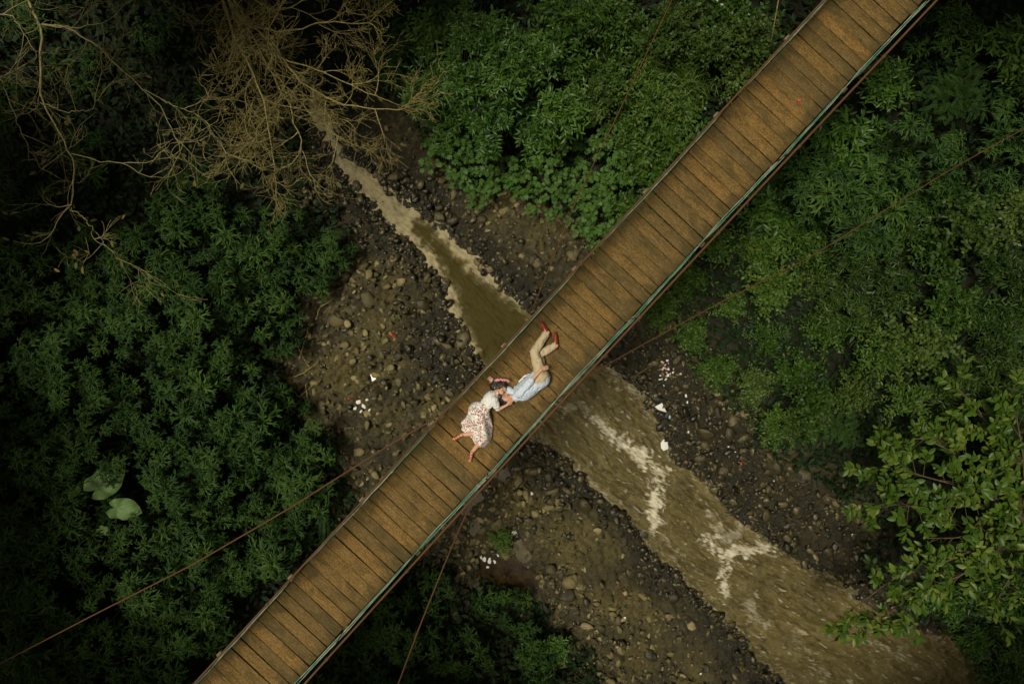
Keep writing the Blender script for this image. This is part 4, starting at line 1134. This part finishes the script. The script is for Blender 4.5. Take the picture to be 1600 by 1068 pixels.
INFO = {
 'lance': ('lance_leaf_bush', 'bush', 'bush of long pointed green leaves', 'pointed leaf bushes above the stream'),
 'small': ('small_leaf_shrub', 'shrub', 'bright shrub of tiny rounded leaves', 'small leaved shrubs right of the bridge'),
 'fine': ('fine_leaf_shrub', 'shrub', 'bright shrub of tiny narrow leaves', 'narrow leaved shrubs on the banks'),
 'olive': ('pale_leaf_shrub', 'shrub', 'straggly shrub flecked with yellowish leaves', 'pale flecked shrubs on the banks'),
 'grass': ('tall_grass', 'grass tuft', 'tuft of tall arching grass blades', 'grass tufts on the banks'),
 'bamboo': ('bamboo_bush', 'bush', 'dark thicket of slim bamboo like leaves', 'slim leaved bushes by the right edge'),
 'castor': ('lobed_leaf_plant', 'plant', 'pale plant with hand shaped leaves', 'hand leaved plants above the stream'),
 'feather': ('feather_leaf_shrub', 'shrub', 'dark shrub with drooping feathery leaves', 'feather leaved shrubs right of the bridge'),
 'fern': ('fern', 'fern', 'fern with long comb like fronds', 'ferns beside the bridge'),
}
STEMS = [stems_mesh('stems', 500+k, 1.0, .8, 1.0, 9, MAT['stem'], .022) for k in range(3)]
def plant(k, u, v, R, hgt, squash=1.0, desc=None):
    nm, cat, d0, grp = INFO[k]
    g = on_ground(u, v, hgt)
    t = thing(nm, '', cat, g, pr.uniform(0, 2*PI), grp)
    PLANTS.setdefault((desc or d0, k), []).append((t, u, v))
    cz = max(.25, hgt-.75*R*squash)
    tilt = Matrix.Rotation(pr.normal(0, .12), 3, 'X').to_quaternion()
    link('foliage', SP[k][int(pr.integers(len(SP[k])))], t, kind='stuff', mat4=Matrix.LocRotScale(Vector((0, 0, cz)), tilt, Vector((R, R, R*squash))))
    link('stems', STEMS[int(pr.integers(3))], t, mat4=Matrix.LocRotScale(Vector((0, 0, cz)), Matrix.Rotation(pr.uniform(0, 6), 3, 'Z').to_quaternion(), Vector((R*.8, R*.8, cz+.1))))
    return t
for q in ((770,55),(722,112),(802,140),(760,185),(845,195),(682,50),(838,70),(655,140),(735,30),(790,100),(700,175),(880,165)): plant('lance', *q, pr.uniform(.6, .9), pr.uniform(1.0, 2.9))
for q in ((945,205),(900,240),(858,235),(935,292),(725,235),(782,262),(832,288),(950,335),(915,350),(885,300),(975,250),(690,230),(745,285)): plant('castor', *q, pr.uniform(.5, .8), pr.uniform(.7, 2.0), .9)
for q in ((900,25),(962,15),(905,95),(1010,70),(1030,150),(1000,205),(1065,225),(870,20)): plant('fine', *q, pr.uniform(.6, .9), pr.uniform(.8, 2.5))
for q in ((955,120),(1020,255),(985,160),(1045,300),(1000,330),(965,385),(1100,260),(1060,165)): plant('small', *q, pr.uniform(.55, .85), pr.uniform(.7, 2.2))
for q in ((930,60),(935,150),(1085,25),(1125,60),(1190,45),(1165,110),(1050,40)): plant('olive', *q, pr.uniform(.6, .8), pr.uniform(.9, 2.4))
for q in ((1030,110),(960,65),(1075,120)): plant('grass', *q, .8, 1.2)
rr = [(1062,425),(1100,372),(1190,350),(1290,350),(1310,520),(1285,640),(1225,700),(1180,680),(1130,600),(1090,540),(1045,505),(1030,470)]
for i, (u, v) in enumerate(sample_zone(rr, 62, pr)):
    plant(('small', 'fine', 'small', 'olive', 'fine')[int(pr.integers(5))], u, v, pr.uniform(.5, .95), pr.uniform(.5, 2.5))
for u, v in sample_zone([(1330,130),(1450,50),(1650,40),(1650,260),(1480,300),(1400,360),(1280,340),(1190,330),(1150,345),(1250,240)], 74, pr):
    k_ = pr.uniform()
    if k_ < .6: marigold(u, v, pr.uniform(.9, 2.6), pr.uniform(.6, .9), int(pr.integers(9, 13)), size=pr.choice([.34, .42, .50]))
    else: plant('feather' if k_ < .8 else 'lance', u, v, pr.uniform(.6, 1.0), pr.uniform(.8, 2.6), .9)
for u, v in sample_zone([(1380,330),(1640,270),(1640,600),(1480,620),(1340,640),(1320,500)], 73, pr):
    plant(('bamboo', 'bamboo', 'olive', 'fine')[int(pr.integers(4))], u, v, pr.uniform(.6, 1.0), pr.uniform(.7, 2.4))
for u, v in sample_zone([(1250,660),(1340,640),(1480,640),(1640,600),(1640,700),(1330,720)], 70, pr): plant('feather', u, v, .7, .9, .8)
for q in ((1240,252),(1225,330),(1300,300),(1292,640),(505,855),(1600,505)): plant('fern', *q, .8, .8, .9)
for u, v in sample_zone([(1480,930),(1640,950),(1640,1130),(1600,1130),(1540,1010)], 60, pr): plant('lance', u, v, .7, .9, .8, 'dim bush below the glossy tree')
for q in ((1150,10),): 
    t = plant('small', *q, .85, 1.7, 1.0, 'bush dotted with small white flowers')
    fl = rosette_mesh(777, leaf_blade(.5, .05, .1, .6, 4), 6, MAT['petal'], .1, .5)
    fr_ = np.random.default_rng(8)
    for i in range(16):
        a = fr_.uniform(0, 6.28); q_ = .75*math.sqrt(fr_.uniform(0, 1)); s = fr_.uniform(.028, .045)
        link('flower', fl, t, mat4=Matrix.LocRotScale(Vector((q_*math.cos(a), q_*math.sin(a), 1.15+.6*math.sqrt(max(0, 1-q_*q_)))), Matrix.Rotation(a, 3, 'Z').to_quaternion(), Vector((s, s, s))))
for q in ((830,1030),(868,1020),(845,1060)): plant('lance', *q, .5, .8, .8, 'small pointed leaf bush on shaded gravel')
for q in ((785,845),): plant('fine', *q, .38, .35, .7, 'small green weed growing among the stones')

# --- dark undergrowth between the plants: nobody could count it
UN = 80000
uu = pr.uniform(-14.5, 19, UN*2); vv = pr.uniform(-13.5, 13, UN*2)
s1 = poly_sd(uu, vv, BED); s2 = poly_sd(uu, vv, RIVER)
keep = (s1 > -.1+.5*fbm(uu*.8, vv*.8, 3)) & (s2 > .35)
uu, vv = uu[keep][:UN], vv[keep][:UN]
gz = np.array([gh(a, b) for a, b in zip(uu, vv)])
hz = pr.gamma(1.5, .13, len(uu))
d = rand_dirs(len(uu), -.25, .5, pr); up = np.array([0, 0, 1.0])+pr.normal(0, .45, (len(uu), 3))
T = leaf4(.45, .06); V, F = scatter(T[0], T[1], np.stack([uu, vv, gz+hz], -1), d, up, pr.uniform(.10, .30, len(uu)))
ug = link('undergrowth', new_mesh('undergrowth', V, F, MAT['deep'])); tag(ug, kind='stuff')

# --- the broad pale leaves
def broad_leaf(n=26, m=9, L=1.0, W=.78):
    """big heart-shaped leaf with a wavy rim and sunken veins"""
    V = []; F = []
    for i in range(n+1):
        a = 2*PI*i/n; r = (.47+.15*math.cos(a)+.06*math.cos(2*a)+.03*math.cos(3*a)+.13*math.exp(-(math.sin(a/2)/.13)**2))*(1+.035*math.cos(7*a)-.62*math.exp(-((a-PI)/.30)**2))
        for j in range(m+1):
            q = j/m; x = math.sin(a)*r*q*W/.78; y = .38+math.cos(a)*r*q-.0
            z = .10*q*q-.20*q**4*(.5+.5*math.cos(a))+.045*q*q*math.cos(7*a)*q+.045*q*math.sin(3*a+1)-.02*math.exp(-(x/.02)**2)
            V.append([x, y, z])
    for i in range(n):
        for j in range(m):
            a = i*(m+1)+j; b = a+m+1; F.append([a, a+1, b+1, b])
    return np.array(V), np.array(F)
def broad_mat():
    m = M('broad_pale_leaf'); tc = m.n('ShaderNodeTexCoord'); sx = m.n('ShaderNodeSeparateXYZ'); m.l(tc.outputs['Object'], sx.inputs[0])
    ang = m.math('ARCTAN2', sx.outputs[0], m.math('SUBTRACT', sx.outputs[1], .30))
    w = m.math('ABSOLUTE', m.math('SINE', m.math('MULTIPLY', ang, 6.5)))
    vein = m.ramp(w, [(0, (1, 1, 1)), (.16, (0, 0, 0))])
    nz = m.noise(tc.outputs['Object'], 5, 5)
    c = m.mix(nz, (.085, .175, .042), (.22, .33, .12)); c = m.mix(m.math('MULTIPLY', vein, .75), c, (.36, .42, .24))
    m.col(c); m.rough(.45); m.spec(.35); return m.m
BL = broad_leaf(); blm = new_mesh('broad_leaf', BL[0], BL[1], broad_mat(), True)
g = on_ground(172, 790, .9)
taro = thing('taro_plant', 'broad pale heart shaped leaves standing above the dark shrubs', 'plant', g)
mb = MB()
for (u, v, h, s, rz, tx) in ((136, 776, 1.75, .72, -.75, .5), (166, 790, 1.7, .56, -1.9, .35), (152, 822, 1.5, .26, -2.4, .35), (98, 812, 1.35, .40, 2.6, .5), (122, 808, 1.25, .55, 1.9, .6)):
    q = P(u, v, g[2]+h); lp = q-g
    link('broad_leaf', blm, taro, mat4=Matrix.LocRotScale(Vector(lp), (Matrix.Rotation(rz, 3, 'Z') @ Matrix.Rotation(-tx, 3, 'X')).to_quaternion(), Vector((s*1.15, s*1.15, s*1.15))))
    tq = np.linspace(0, 1, 8)[:, None]
    tube(mb, np.array([0, 0, -.1])*(1-tq)+(lp-[0, 0, .03])*tq+np.array([0, 0, .2])*np.sin(tq*PI)*.5, np.linspace(.03, .014, 8), 6, False)
link('leaf_stalks', mb.mesh('leaf_stalks', MAT['stem'], True), taro)

# --- bare trees
def grow(mb, p, d, L, r, depth, rg, tips, bend=.35, up=.15, ratio=.72, fork=(2, 3), seg=6):
    """a twig that wanders, forks and thins out"""
    n = seg; pts = [np.array(p)]; d = unit(d)
    w = rg.normal(0, bend, 3)*.5
    for i in range(n):
        d = unit(d+rg.normal(0, bend*.24, 3)+1.6*w/n+np.array([0, 0, up])/n); pts.append(pts[-1]+d*L/n)
    pts = np.array(pts); tube(mb, pts, np.linspace(r, max(.004, r*.55), n+1), 6 if r > .02 else (5 if r > .009 else 3), False)
    if depth == 0: tips.append((pts[-1], d)); return
    k = int(rg.integers(fork[0], fork[1]+1))
    for j in range(k+1):
        a = 1.0 if j == 0 else rg.uniform(.3, .95)
        i = int(round(a*n)); ax = rg.normal(size=3); side = unit(np.cross(d, ax))
        nd = unit(d+side*rg.uniform(.45, .95)*(0.45 if j == 0 else 1))
        grow(mb, pts[i], nd, L*ratio*rg.uniform(.7, 1.15), max(.0050, r*(.6 if j else .66)), depth-1, rg, tips, bend, up, ratio, fork, max(3, seg-1))
def limb(pl, rad, tree, seed, mat, twigs, L, r0, depth, base_loc, ratio=.72, up=.1, bend=.5, leaf=None, nleaf=0):
    """pl: (u, v, z) guide points of a main branch; twigs sprout all along it"""
    rg = np.random.default_rng(seed)
    pts = resample(np.array([P(u, v, z) for u, v, z in pl]), 26); pts[1:-1] += rg.normal(0, .018, (24, 3))
    rad *= .42; twigs = int(twigs*(.95 if mat is MAT['redbark'] else .85)); mb = MB(); tube(mb, pts-base_loc, np.linspace(rad, rad*.3, 26), 8, True)
    lo = link('limb', mb.mesh('limb', mat, True), tree)
    mt = MB(); tips = []; tg = unit(np.gradient(pts, axis=0))
    for j in range(twigs):
        i = int(4+21.9*(j+rg.uniform(0, 1))/twigs); i = min(i, 25)
        side = unit(np.cross(tg[i], rg.normal(size=3))); side[2] *= .55
        grow(mt, pts[i]-base_loc, tg[i]*rg.uniform(.4, 1.0)+side*rg.uniform(.7, 1.4), L*rg.uniform(.6, 1.2), r0*rg.uniform(.7, 1.15), depth, rg, tips, bend, up, ratio)
    grow(mt, pts[-1]-base_loc, tg[-1], L*.8, rad*.35, depth, rg, tips, bend, up, ratio)
    link('twigs', mt.mesh('twigs', mat, False), lo, kind='stuff')
    if leaf is not None and nleaf:
        pick = rg.integers(0, len(tips), nleaf)
        pos = np.array([tips[i][0] for i in pick])+rg.normal(0, .05, (nleaf, 3)); dr = np.array([tips[i][1] for i in pick])+rg.normal(0, .7, (nleaf, 3))
        V, F = scatter(leaf[0], leaf[1], pos, dr, np.array([0, 0, 1.0])+rg.normal(0, .5, (nleaf, 3)), rg.uniform(.10, .20, nleaf))
        link('leaves', new_mesh('leaves', V, F, MAT['dryleaf']), lo, kind='stuff')
LF = leaf_blade(.42, .1, .2, .5, 4)
# bushy one: a trunk beyond the top edge leans in over the head of the stream
tb = on_ground(335, -70, 0)
t1 = thing('bare_tree', 'bushy leafless tree with pale brown twigs hanging over the head of the stream', 'bare tree', tb)
mb = MB(); c0 = P(340, -40, -3.6)
tq = np.linspace(0, 1, 12)[:, None]; tube(mb, (tb*(1-tq)+c0*tq+np.array([.25, .1, 0])*np.sin(tq*PI))-tb, np.linspace(.30, .19, 12), 12)
link('trunk', mb.mesh('trunk', MAT['lichen'], True), t1)
for i, (pl, rad, tw) in enumerate([
    ([(340,-40,-3.6),(370,30,-3.4),(420,60,-3.3),(470,130,-3.2),(540,165,-3.3),(620,172,-3.4)], .085, 13),
    ([(340,-40,-3.6),(375,45,-3.4),(430,90,-3.3),(500,110,-3.1),(560,140,-3.0),(600,155,-3.0)], .06, 9),
    ([(340,-40,-3.6),(365,60,-3.3),(395,110,-3.1),(415,170,-3.0),(425,235,-3.1),(430,270,-3.2)], .085, 15),
    ([(340,-40,-3.6),(350,20,-3.5),(385,75,-3.4),(400,140,-3.5),(385,180,-3.6),(370,215,-3.7)], .06, 10),
    ([(340,-40,-3.6),(390,40,-3.2),(440,50,-3.0),(520,32,-2.9),(570,40,-2.9),(598,15,-2.9)], .065, 9),
    ([(340,-40,-3.6),(400,85,-3.6),(460,150,-3.7),(510,200,-3.8),(550,225,-3.9)], .07, 12),
    ([(340,-40,-3.6),(400,70,-3.3),(450,160,-3.2),(470,220,-3.2),(480,260,-3.3)], .065, 12),
    ([(340,-40,-3.6),(430,20,-3.0),(480,0,-2.8),(540,-30,-2.6)], .06, 6)]):
    limb(pl, rad, t1, 900+i, MAT['redbark'], tw, .72, .013, 3, tb, .72, .02, .5, LF, 10)
# sparse one: long lichen-covered limbs from the top left corner
tb2 = on_ground(15, -90, 0)
t2 = thing('bare_tree', 'sparse tree with long lichen covered limbs and few leaves in the top left corner', 'bare tree', tb2)
mb = MB(); c0 = P(25, -40, -4.2)
tube(mb, (tb2*(1-tq)+c0*tq+np.array([-.2, .2, 0])*np.sin(tq*PI))-tb2, np.linspace(.24, .13, 12), 12)
link('trunk', mb.mesh('trunk', MAT['lichen'], True), t2)
for i, (pl, rad, tw) in enumerate([
    ([(25,-40,-4.2),(45,5,-4.1),(66,38,-4.0),(63,100,-3.9),(63,160,-3.8),(85,195,-3.7),(108,235,-3.6),(117,275,-3.5),(112,318,-3.4),(88,348,-3.4)], .085, 9),
    ([(66,38,-4.0),(105,42,-3.9),(150,70,-3.8),(185,105,-3.7),(225,140,-3.6),(255,170,-3.5),(270,210,-3.4),(290,250,-3.3)], .058, 9),
    ([(225,140,-3.6),(270,165,-3.5),(310,180,-3.4),(340,205,-3.3),(350,235,-3.3)], .028, 6),
    ([(112,240,-3.6),(150,252,-3.5),(200,255,-3.4),(245,252,-3.3),(280,240,-3.3),(320,160,-3.2),(350,120,-3.2)], .030, 7),
    ([(112,325,-3.4),(140,350,-3.3),(165,385,-3.3),(190,410,-3.3)], .030, 4),
    ([(63,160,-3.8),(100,175,-3.7),(140,172,-3.6),(165,140,-3.5)], .030, 5),
    ([(-30,15,-4.0),(20,25,-4.0),(60,90,-4.0),(20,110,-4.1)], .035, 6),
    ([(-40,105,-4.3),(0,120,-4.2),(30,200,-4.1),(60,260,-4.0),(95,280,-4.0)], .032, 7),
    ([(66,38,-4.0),(120,45,-3.8),(170,35,-3.6),(190,10,-3.5),(225,-10,-3.4)], .04, 6)]):
    limb(pl, rad, t2, 950+i, MAT['lichen'], tw, .80, .0115, 2, tb2, .72, .05, .55, LF, 26)

# --- the glossy leaved tree at the lower right
tb3 = on_ground(1650, 830, 0)
t3 = thing('glossy_leaf_tree', 'leafy tree with large glossy oval leaves reaching over the lower right bank', 'tree', tb3)
mb = MB(); c0 = P(1600, 800, -4.6)
tube(mb, (tb3*(1-tq)+c0*tq)-tb3, np.linspace(.20, .11, 12), 10); link('trunk', mb.mesh('trunk', MAT['bark'], True), t3)
LG = leaf_blade(.44, .16, .14, .52, 5)
lgm = [new_mesh('leaf', *leaf_blade(.44+.03*k, .14+.03*k, .10+.05*k, .52, 5), MAT['glossy']) for k in range(4)]
leaves = []; rg = np.random.default_rng(31)
for pl, tw in (([(1600,800),(1540,790),(1470,790),(1400,790),(1350,785)], 15), ([(1600,800),(1540,740),(1480,700),(1430,680),(1365,745)], 16), ([(1600,800),(1560,700),(1530,640),(1500,610)], 14), ([(1600,800),(1540,850),(1470,880),(1400,900),(1320,960)], 16),
               ([(1600,800),(1560,860),(1500,900),(1440,920),(1370,970)], 14), ([(1600,800),(1600,720),(1590,660),(1580,620)], 10), ([(1600,800),(1560,790),(1500,840),(1450,840)], 10), ([(1600,800),(1580,900),(1540,960)], 7), ([(1600,800),(1540,770),(1430,740),(1380,720)], 10)):
    n = len(pl); z0, z1 = -4.6, rg.uniform(-4.9, -4.2)
    pts = resample(np.array([P(u, v, z0+(z1-z0)*i/(n-1)+.35*math.sin(PI*i/(n-1))) for i, (u, v) in enumerate(pl)]), 22)
    mb = MB(); tube(mb, pts-tb3, np.linspace(.034, .010, 22), 6)
    lb = link('limb', mb.mesh('limb', MAT['bark'], True), t3); mt = MB(); tg = unit(np.gradient(pts, axis=0))
    for j in range(int(tw*2.6)):
        i = min(21, int(2+20*(j+rg.uniform())/tw/2.6)); d = unit(tg[i]*.7+np.append(rg.normal(0, .75, 2), rg.normal(.3, .4)))
        Lt = rg.uniform(.35, .95); q = np.linspace(0, 1, 5)[:, None]
        tp = pts[i]+d*Lt*q+np.array([0, 0, .10])*q*q; tube(mt, tp-tb3, np.linspace(.010, .004, 5), 4, False)
        for e in range(int(rg.integers(9, 14))):
            f = 1-.6*(e/12)**1.2; a = e*2.4+rg.normal(0, .3); b = tp[0]*(1-f)+tp[-1]*f
            ax = unit(np.cross(d, [0.1, 0.05, 1])); ay = np.cross(ax, d)
            ld = unit(d*.6+(ax*math.cos(a)+ay*math.sin(a)*.5)*.95+rg.normal(0, .12, 3)); leaves.append((b, ld, np.array([0, 0, 1.0])+rg.normal(0, .35, 3), rg.uniform(.15, .265)))
    link('twigs', mt.mesh('twigs', MAT['bark'], True), lb, kind='stuff')
leaves.sort(key=lambda q: -q[0][2]-q[3]*2+(5 if PIX(*q[0])[0] > 1600 else 0))
for (b, ld, up, s) in leaves[:300]:
    y = ld; x = unit(np.cross(y, up)); z = np.cross(x, y)
    m4 = Matrix(((*[x[0]*s, y[0]*s, z[0]*s], b[0]-tb3[0]), (*[x[1]*s, y[1]*s, z[1]*s], b[1]-tb3[1]), (*[x[2]*s, y[2]*s, z[2]*s], b[2]-tb3[2]), (0, 0, 0, 1)))
    o = bpy.data.objects.new('leaf', lgm[int(rg.integers(4))]); COL.objects.link(o); o.parent = t3; o.matrix_local = m4
rest = leaves[300:]
V, F = scatter(LG[0], LG[1], np.array([q[0] for q in rest])-tb3, np.array([q[1] for q in rest]), np.array([q[2] for q in rest]), np.array([q[3] for q in rest]))
link('lower_leaves', new_mesh('lower_leaves', V, F, MAT['glossy']), t3, kind='stuff')

# --- tall forest trees added out of view, leaned in to shade the edges
FT = ((-10.8,9.8,1.6),(-6.2,10.8,1.6),(-16.4,4.2,1.0),(-17.4,-1.5,.6),(-16.4,-6.2,1.0),(-13.4,-10.8,1.6),(-8.6,-11.6,2.6),(-4.4,-12.6,.8),(-12.6,9.6,2.2),(-8.6,11.4,2.4),(-3.6,12.6,1.0),(1.6,13.4,.8),(6.0,12.6,2.0),(10.4,11.2,2.8),(14.8,9.6,2.4),(16.6,4.2,2.6),(17,-1.2,2.2),(16.6,-5.6,2.4),(13.2,-10.6,2.4),(4.5,-14,.6),(9.5,-13,2.0))
trunk_mb = {}
for i, (x, y, lean) in enumerate(FT):
    z = gh(x, y); hh = 9.0-z; inw = unit(np.array([-x, -y, 0.0]))*lean
    t = thing('shade_tree', 'tall leafy forest tree added out of view to shade the frame edges', 'tree', (x, y, z-.2), 0, 'unseen forest trees added to shade the edges')
    mb = MB(); q = np.linspace(0, 1, 10)[:, None]; tube(mb, np.array([0, 0, hh*.78])*q+inw*q**2.2+np.array([.15, .1, 0])*np.sin(q*5), np.linspace(.28, .07, 10), 9)
    link('trunk', mb.mesh('trunk', MAT['bark'], True), t)
    k = pr.uniform(2.7, 3.3)
    link('crown', SP['forest'][i % 2], t, kind='stuff', mat4=Matrix.LocRotScale(Vector((inw[0], inw[1], hh-3.0)), Matrix.Rotation(pr.uniform(0, 6), 3, 'Z').to_quaternion(), Vector((k, k, 3.6))))

# ------------------------------------------------------------------ small things
dr_ = np.random.default_rng(77)
PAPER = plain('white_scrap', (.72, .70, .64), .7, .2, .12, 30); RED = plain('red_petal', (.55, .06, .02), .5, .3, .2); BLUE = plain('pale_blue_plastic', (.30, .45, .50), .35, .5, .2); PINKP = plain('pink_scrap', (.62, .38, .33), .7, .2, .2)
def scrap(name, label, cat, u, v, w, l, mat, seed, group=None, h=.05):
    """crumpled sheet: a bent, ragged patch"""
    r = np.random.default_rng(seed); g = on_ground(u, v, 0); n = 11
    a = np.linspace(0, 2*PI, n, endpoint=False); rad = r.uniform(.6, 1.05, n)
    V = [[0, 0, h*r.uniform(.6, 1.2)]]+[[w/2*rad[i]*math.cos(a[i])*.5, l/2*rad[i]*math.sin(a[i])*.5, h*r.uniform(.2, 1.1)] for i in range(n)]+[[w/2*rad[i]*math.cos(a[i]), l/2*rad[i]*math.sin(a[i]), r.uniform(0, h*.8)] for i in range(n)]
    i = np.arange(n); F3 = np.stack([np.zeros(n, int), 1+i, 1+(i+1) % n], -1); F4 = np.stack([1+i, 1+n+i, 1+n+(i+1) % n, 1+(i+1) % n], -1)
    V = np.array(V); V2 = np.vstack([V, V-[0, 0, .006]]); m = len(V)
    o = link(name, new_mesh(name, V2, [F3, F4, F3[:, ::-1]+m, F4[:, ::-1]+m], mat), None, g+[0, 0, .05]); o.rotation_euler.z = r.uniform(0, 6)
    if group: PLANTS.setdefault((label, group), []).append((o, u, v))
    return tag(o, label, cat, group)
def sheet(name, label, cat, outline, mat, lift=.10):
    """flat torn sheet lying on the stones, its outline in photo pixels"""
    pts = [on_ground(u, v, 0) for u, v in outline]; g = np.mean(pts, 0); zt = max(p[2] for p in pts)+.02
    n = len(pts); top = np.array([[p[0], p[1], zt+.03*math.sin(i*2.3)] for i, p in enumerate(pts)]); c = top.mean(0)+[0, 0, .05]
    i = np.arange(n); T = np.stack([np.full(n, n), i, (i+1) % n], -1)
    V = np.vstack([top, c]); V = np.vstack([V, V-[0, 0, .008]])
    o = link(name, new_mesh(name, V-g, [T, T[:, ::-1]+n+1], mat), None, g)
    return tag(o, label, cat)
sheet('paper_sheet', 'white torn paper sheet shaped like a dart beside the stream', 'paper', [(1021,634),(1029,630),(1034,629),(1040,643),(1033,641),(1027,639)][::-1], PAPER)
sheet('paper_sheet', 'white crumpled five sided sheet at the water edge', 'paper', [(1029,689),(1036,685),(1043,690),(1042,699),(1034,702),(1028,696)][::-1], PAPER)
scrap('plastic_scrap', 'pale blue plastic scrap just below the dart shaped paper', 'litter', 1046, 651, .16, .10, BLUE, 5)
for k, (u, v, s) in enumerate(((562,627,.22),(569,634,.16),(556,637,.14),(574,624,.12),(578,640,.12),(565,642,.12))): scrap('paper_scrap', 'small white scrap in the left litter cluster', 'litter', u, v, s, s*.7, PAPER, 100+k, 'white scraps on the left stones')
for k in range(26):
    u = 1041+dr_.normal(0, 6); v = 575+abs(dr_.normal(0, 17))*(1 if k % 4 else -.8); s = dr_.uniform(.05, .11)
    scrap('paper_scrap', 'tiny scrap in the right litter trail', 'litter', u, v, s, s*.7, PAPER if k % 3 else PINKP, 200+k, 'scraps in the trail right of the stream')
for k, (u, v, s) in enumerate(((1071,618,.12),(1073,628,.10),(1075,674,.10),(1015,648,.08),(1137,697,.07),(1175,709,.07),(1148,705,.05),(1208,750,.06))): scrap('paper_scrap', 'white bank speck', 'litter', u, v, s, s*.7, PAPER, 300+k, 'lone white specks on the right bank')
for k, (u, v, s) in enumerate(((757,872,.2),(765,874,.2),(752,869,.14),(773,876,.14),(803,831,.22),(823,782,.08),(819,784,.08),(831,770,.16),(828,774,.10),(762,884,.12),(778,866,.1))): scrap('paper_scrap', 'whitish scrap on the lower gravel', 'litter', u, v, s, s*.6, PAPER, 400+k, 'whitish scraps on the lower gravel')
for k, (u, v, s) in enumerate(((612,522,.14),(616,526,.10),(575,345,.08),(974,924,.10),(1157,723,.10),(1278,834,.08),(546,622,.09))): scrap('orange_leaf', 'fallen orange leaf on the stones', 'leaf', u, v, s, s*.6, RED, 500+k, 'fallen orange leaves on the riverbed')
for k, (u, v, s) in enumerate(((976,963,.10),(1094,1050,.08),(1268,801,.07),(1330,833,.06),(700,591,.06))): scrap('paper_scrap', 'isolated speck', 'litter', u, v, s, s*.7, PAPER, 600+k, 'single white specks far apart')
o = scrap('red_petal', 'red petal lying alone on the upper planks of the bridge', 'petal', 1249, 157, .055, .075, RED, 9, None, .02); o.location = P(1249, 157, .005)
# pale drift log caught at the water's edge, sticks on the banks
def stick(name, label, px, rad, mat, z=.06, knob=None, seed=1, cat='driftwood'):
    r = np.random.default_rng(seed); pts = resample(np.array([on_ground(u, v, 0)+[0, 0, z] for u, v in px]), 14); pts[1:-1] += r.normal(0, rad*.4, (12, 3)); g = pts[0].copy(); mb = MB()
    tube(mb, pts-g, rad*(1-.5*np.linspace(0, 1, 14))*r.uniform(.85, 1.15, 14), 8)
    if knob is not None: tube(mb, resample(np.array([pts[-1]-g, pts[-1]-g+knob]), 6), np.array([.03, .08, .11, .11, .07, .02]), 9)
    tag(link(name, mb.mesh(name, mat, True), None, g), label, cat)
stick('drift_log', 'pale drift log lying along the upper stream edge', [(742,408),(752,416),(760,420)], .075, MAT['beam'], .05, np.array([.22, -.06, 0]))
stick('fallen_branch', 'brown fallen branch on the dark bank right of the stream', [(1286,774),(1302,779),(1322,781)], .05, MAT['bark'])
stick('fallen_branch', 'pale thin stick across the stones below the right shrubs', [(1115,592),(1128,597),(1141,601)], .02, MAT['beam'], .12, None, 3)
tw_ = np.random.default_rng(61)
for k, px in enumerate(([(470,560),(478,535),(487,500)],[(461,610),(470,620),(492,600)],[(480,600),(486,640),(478,655)],[(455,520),(470,545),(486,575)],[(496,500),(502,480),(520,470)],[(463,588),(480,580),(498,566)])):
    stick('dry_twig', 'thin reddish dry twig at the edge of the left shrubs', px, .016, MAT['redbark'], .16, None, 20+k, 'twig')
for o in list(scene.objects):
    if o.name.startswith('dry_twig'):
        o['group'] = 'dry twigs by the left shrubs'; c_ = PIX(*o.location); PLANTS.setdefault(('thin reddish dry twig beside the left shrubs', 'tw'), []).append((o, c_[0], c_[1]))
for k, (px, lb) in enumerate((([(560,612),(572,602),(586,596)], 'dark stick on the wide left gravel bar'), ([(985,590),(1010,575),(1032,560)], 'dark root running up from the stream to the right bank'))):
    stick('driftwood', lb, px, .03, MAT['bark'], .10, None, 40+k)
# a bare vine hanging past the bridge near the top
mb = MB(); pv = resample(np.array([P(1220, -20, -2.2), P(1212, 25, -2.4), P(1205, 65, -2.9), P(1200, 95, -4.2), P(1204, 100, -6.6)]), 24); g = on_ground(1204, 100, 0); pv[-1] = g
tube(mb, pv-g, .013, 5); tag(link('bare_vine', mb.mesh('bare_vine', MAT['redbark'], True), None, g), 'thin bare vine rising left of the bridge near the top edge', 'vine')
mb = MB(); pv = resample(np.array([P(1500, 255, -4.2), P(1462, 300, -4.5), P(1425, 345, -5.0), P(1405, 370, -6.0)]), 20); g = on_ground(1405, 370, 0); pv[-1] = g
tube(mb, pv-g, .011, 5); tag(link('bare_vine', mb.mesh('bare_vine', MAT['beam'], True), None, g), 'pale thin vine among the slim leaved bushes on the right', 'vine')

label_plants()

n_ = 5200; lu = dr_.uniform(430, 1420, n_*2); lv = dr_.uniform(200, 1110, n_*2); k_ = poly_sd(lu, lv, BEDPX) < 15; lu, lv = lu[k_][:n_], lv[k_][:n_]
lp = np.array([on for on in (P(a, b_, ZB) for a, b_ in zip(lu, lv))]); lz = np.array([gh(a[0], a[1]) for a in lp]); k_ = lz > ZW+.02; lp[:, 2] = lz+.05; lp = lp[k_]
T = leaf4(.6, .1); V, F = scatter(T[0], T[1], lp, rand_dirs(len(lp), -.3, .3, dr_), np.array([0, 0, 1.0])+dr_.normal(0, .5, (len(lp), 3)), dr_.gamma(2, .03, len(lp))+.02)
LM = leaf_mat('leaf_litter', [(.02, .014, .005), (.06, .042, .014), (.12, .085, .03), (.05, .06, .015), (.20, .15, .07)], .6, .05)
tag(link('leaf_litter', new_mesh('leaf_litter', V, F, LM)), kind='stuff')
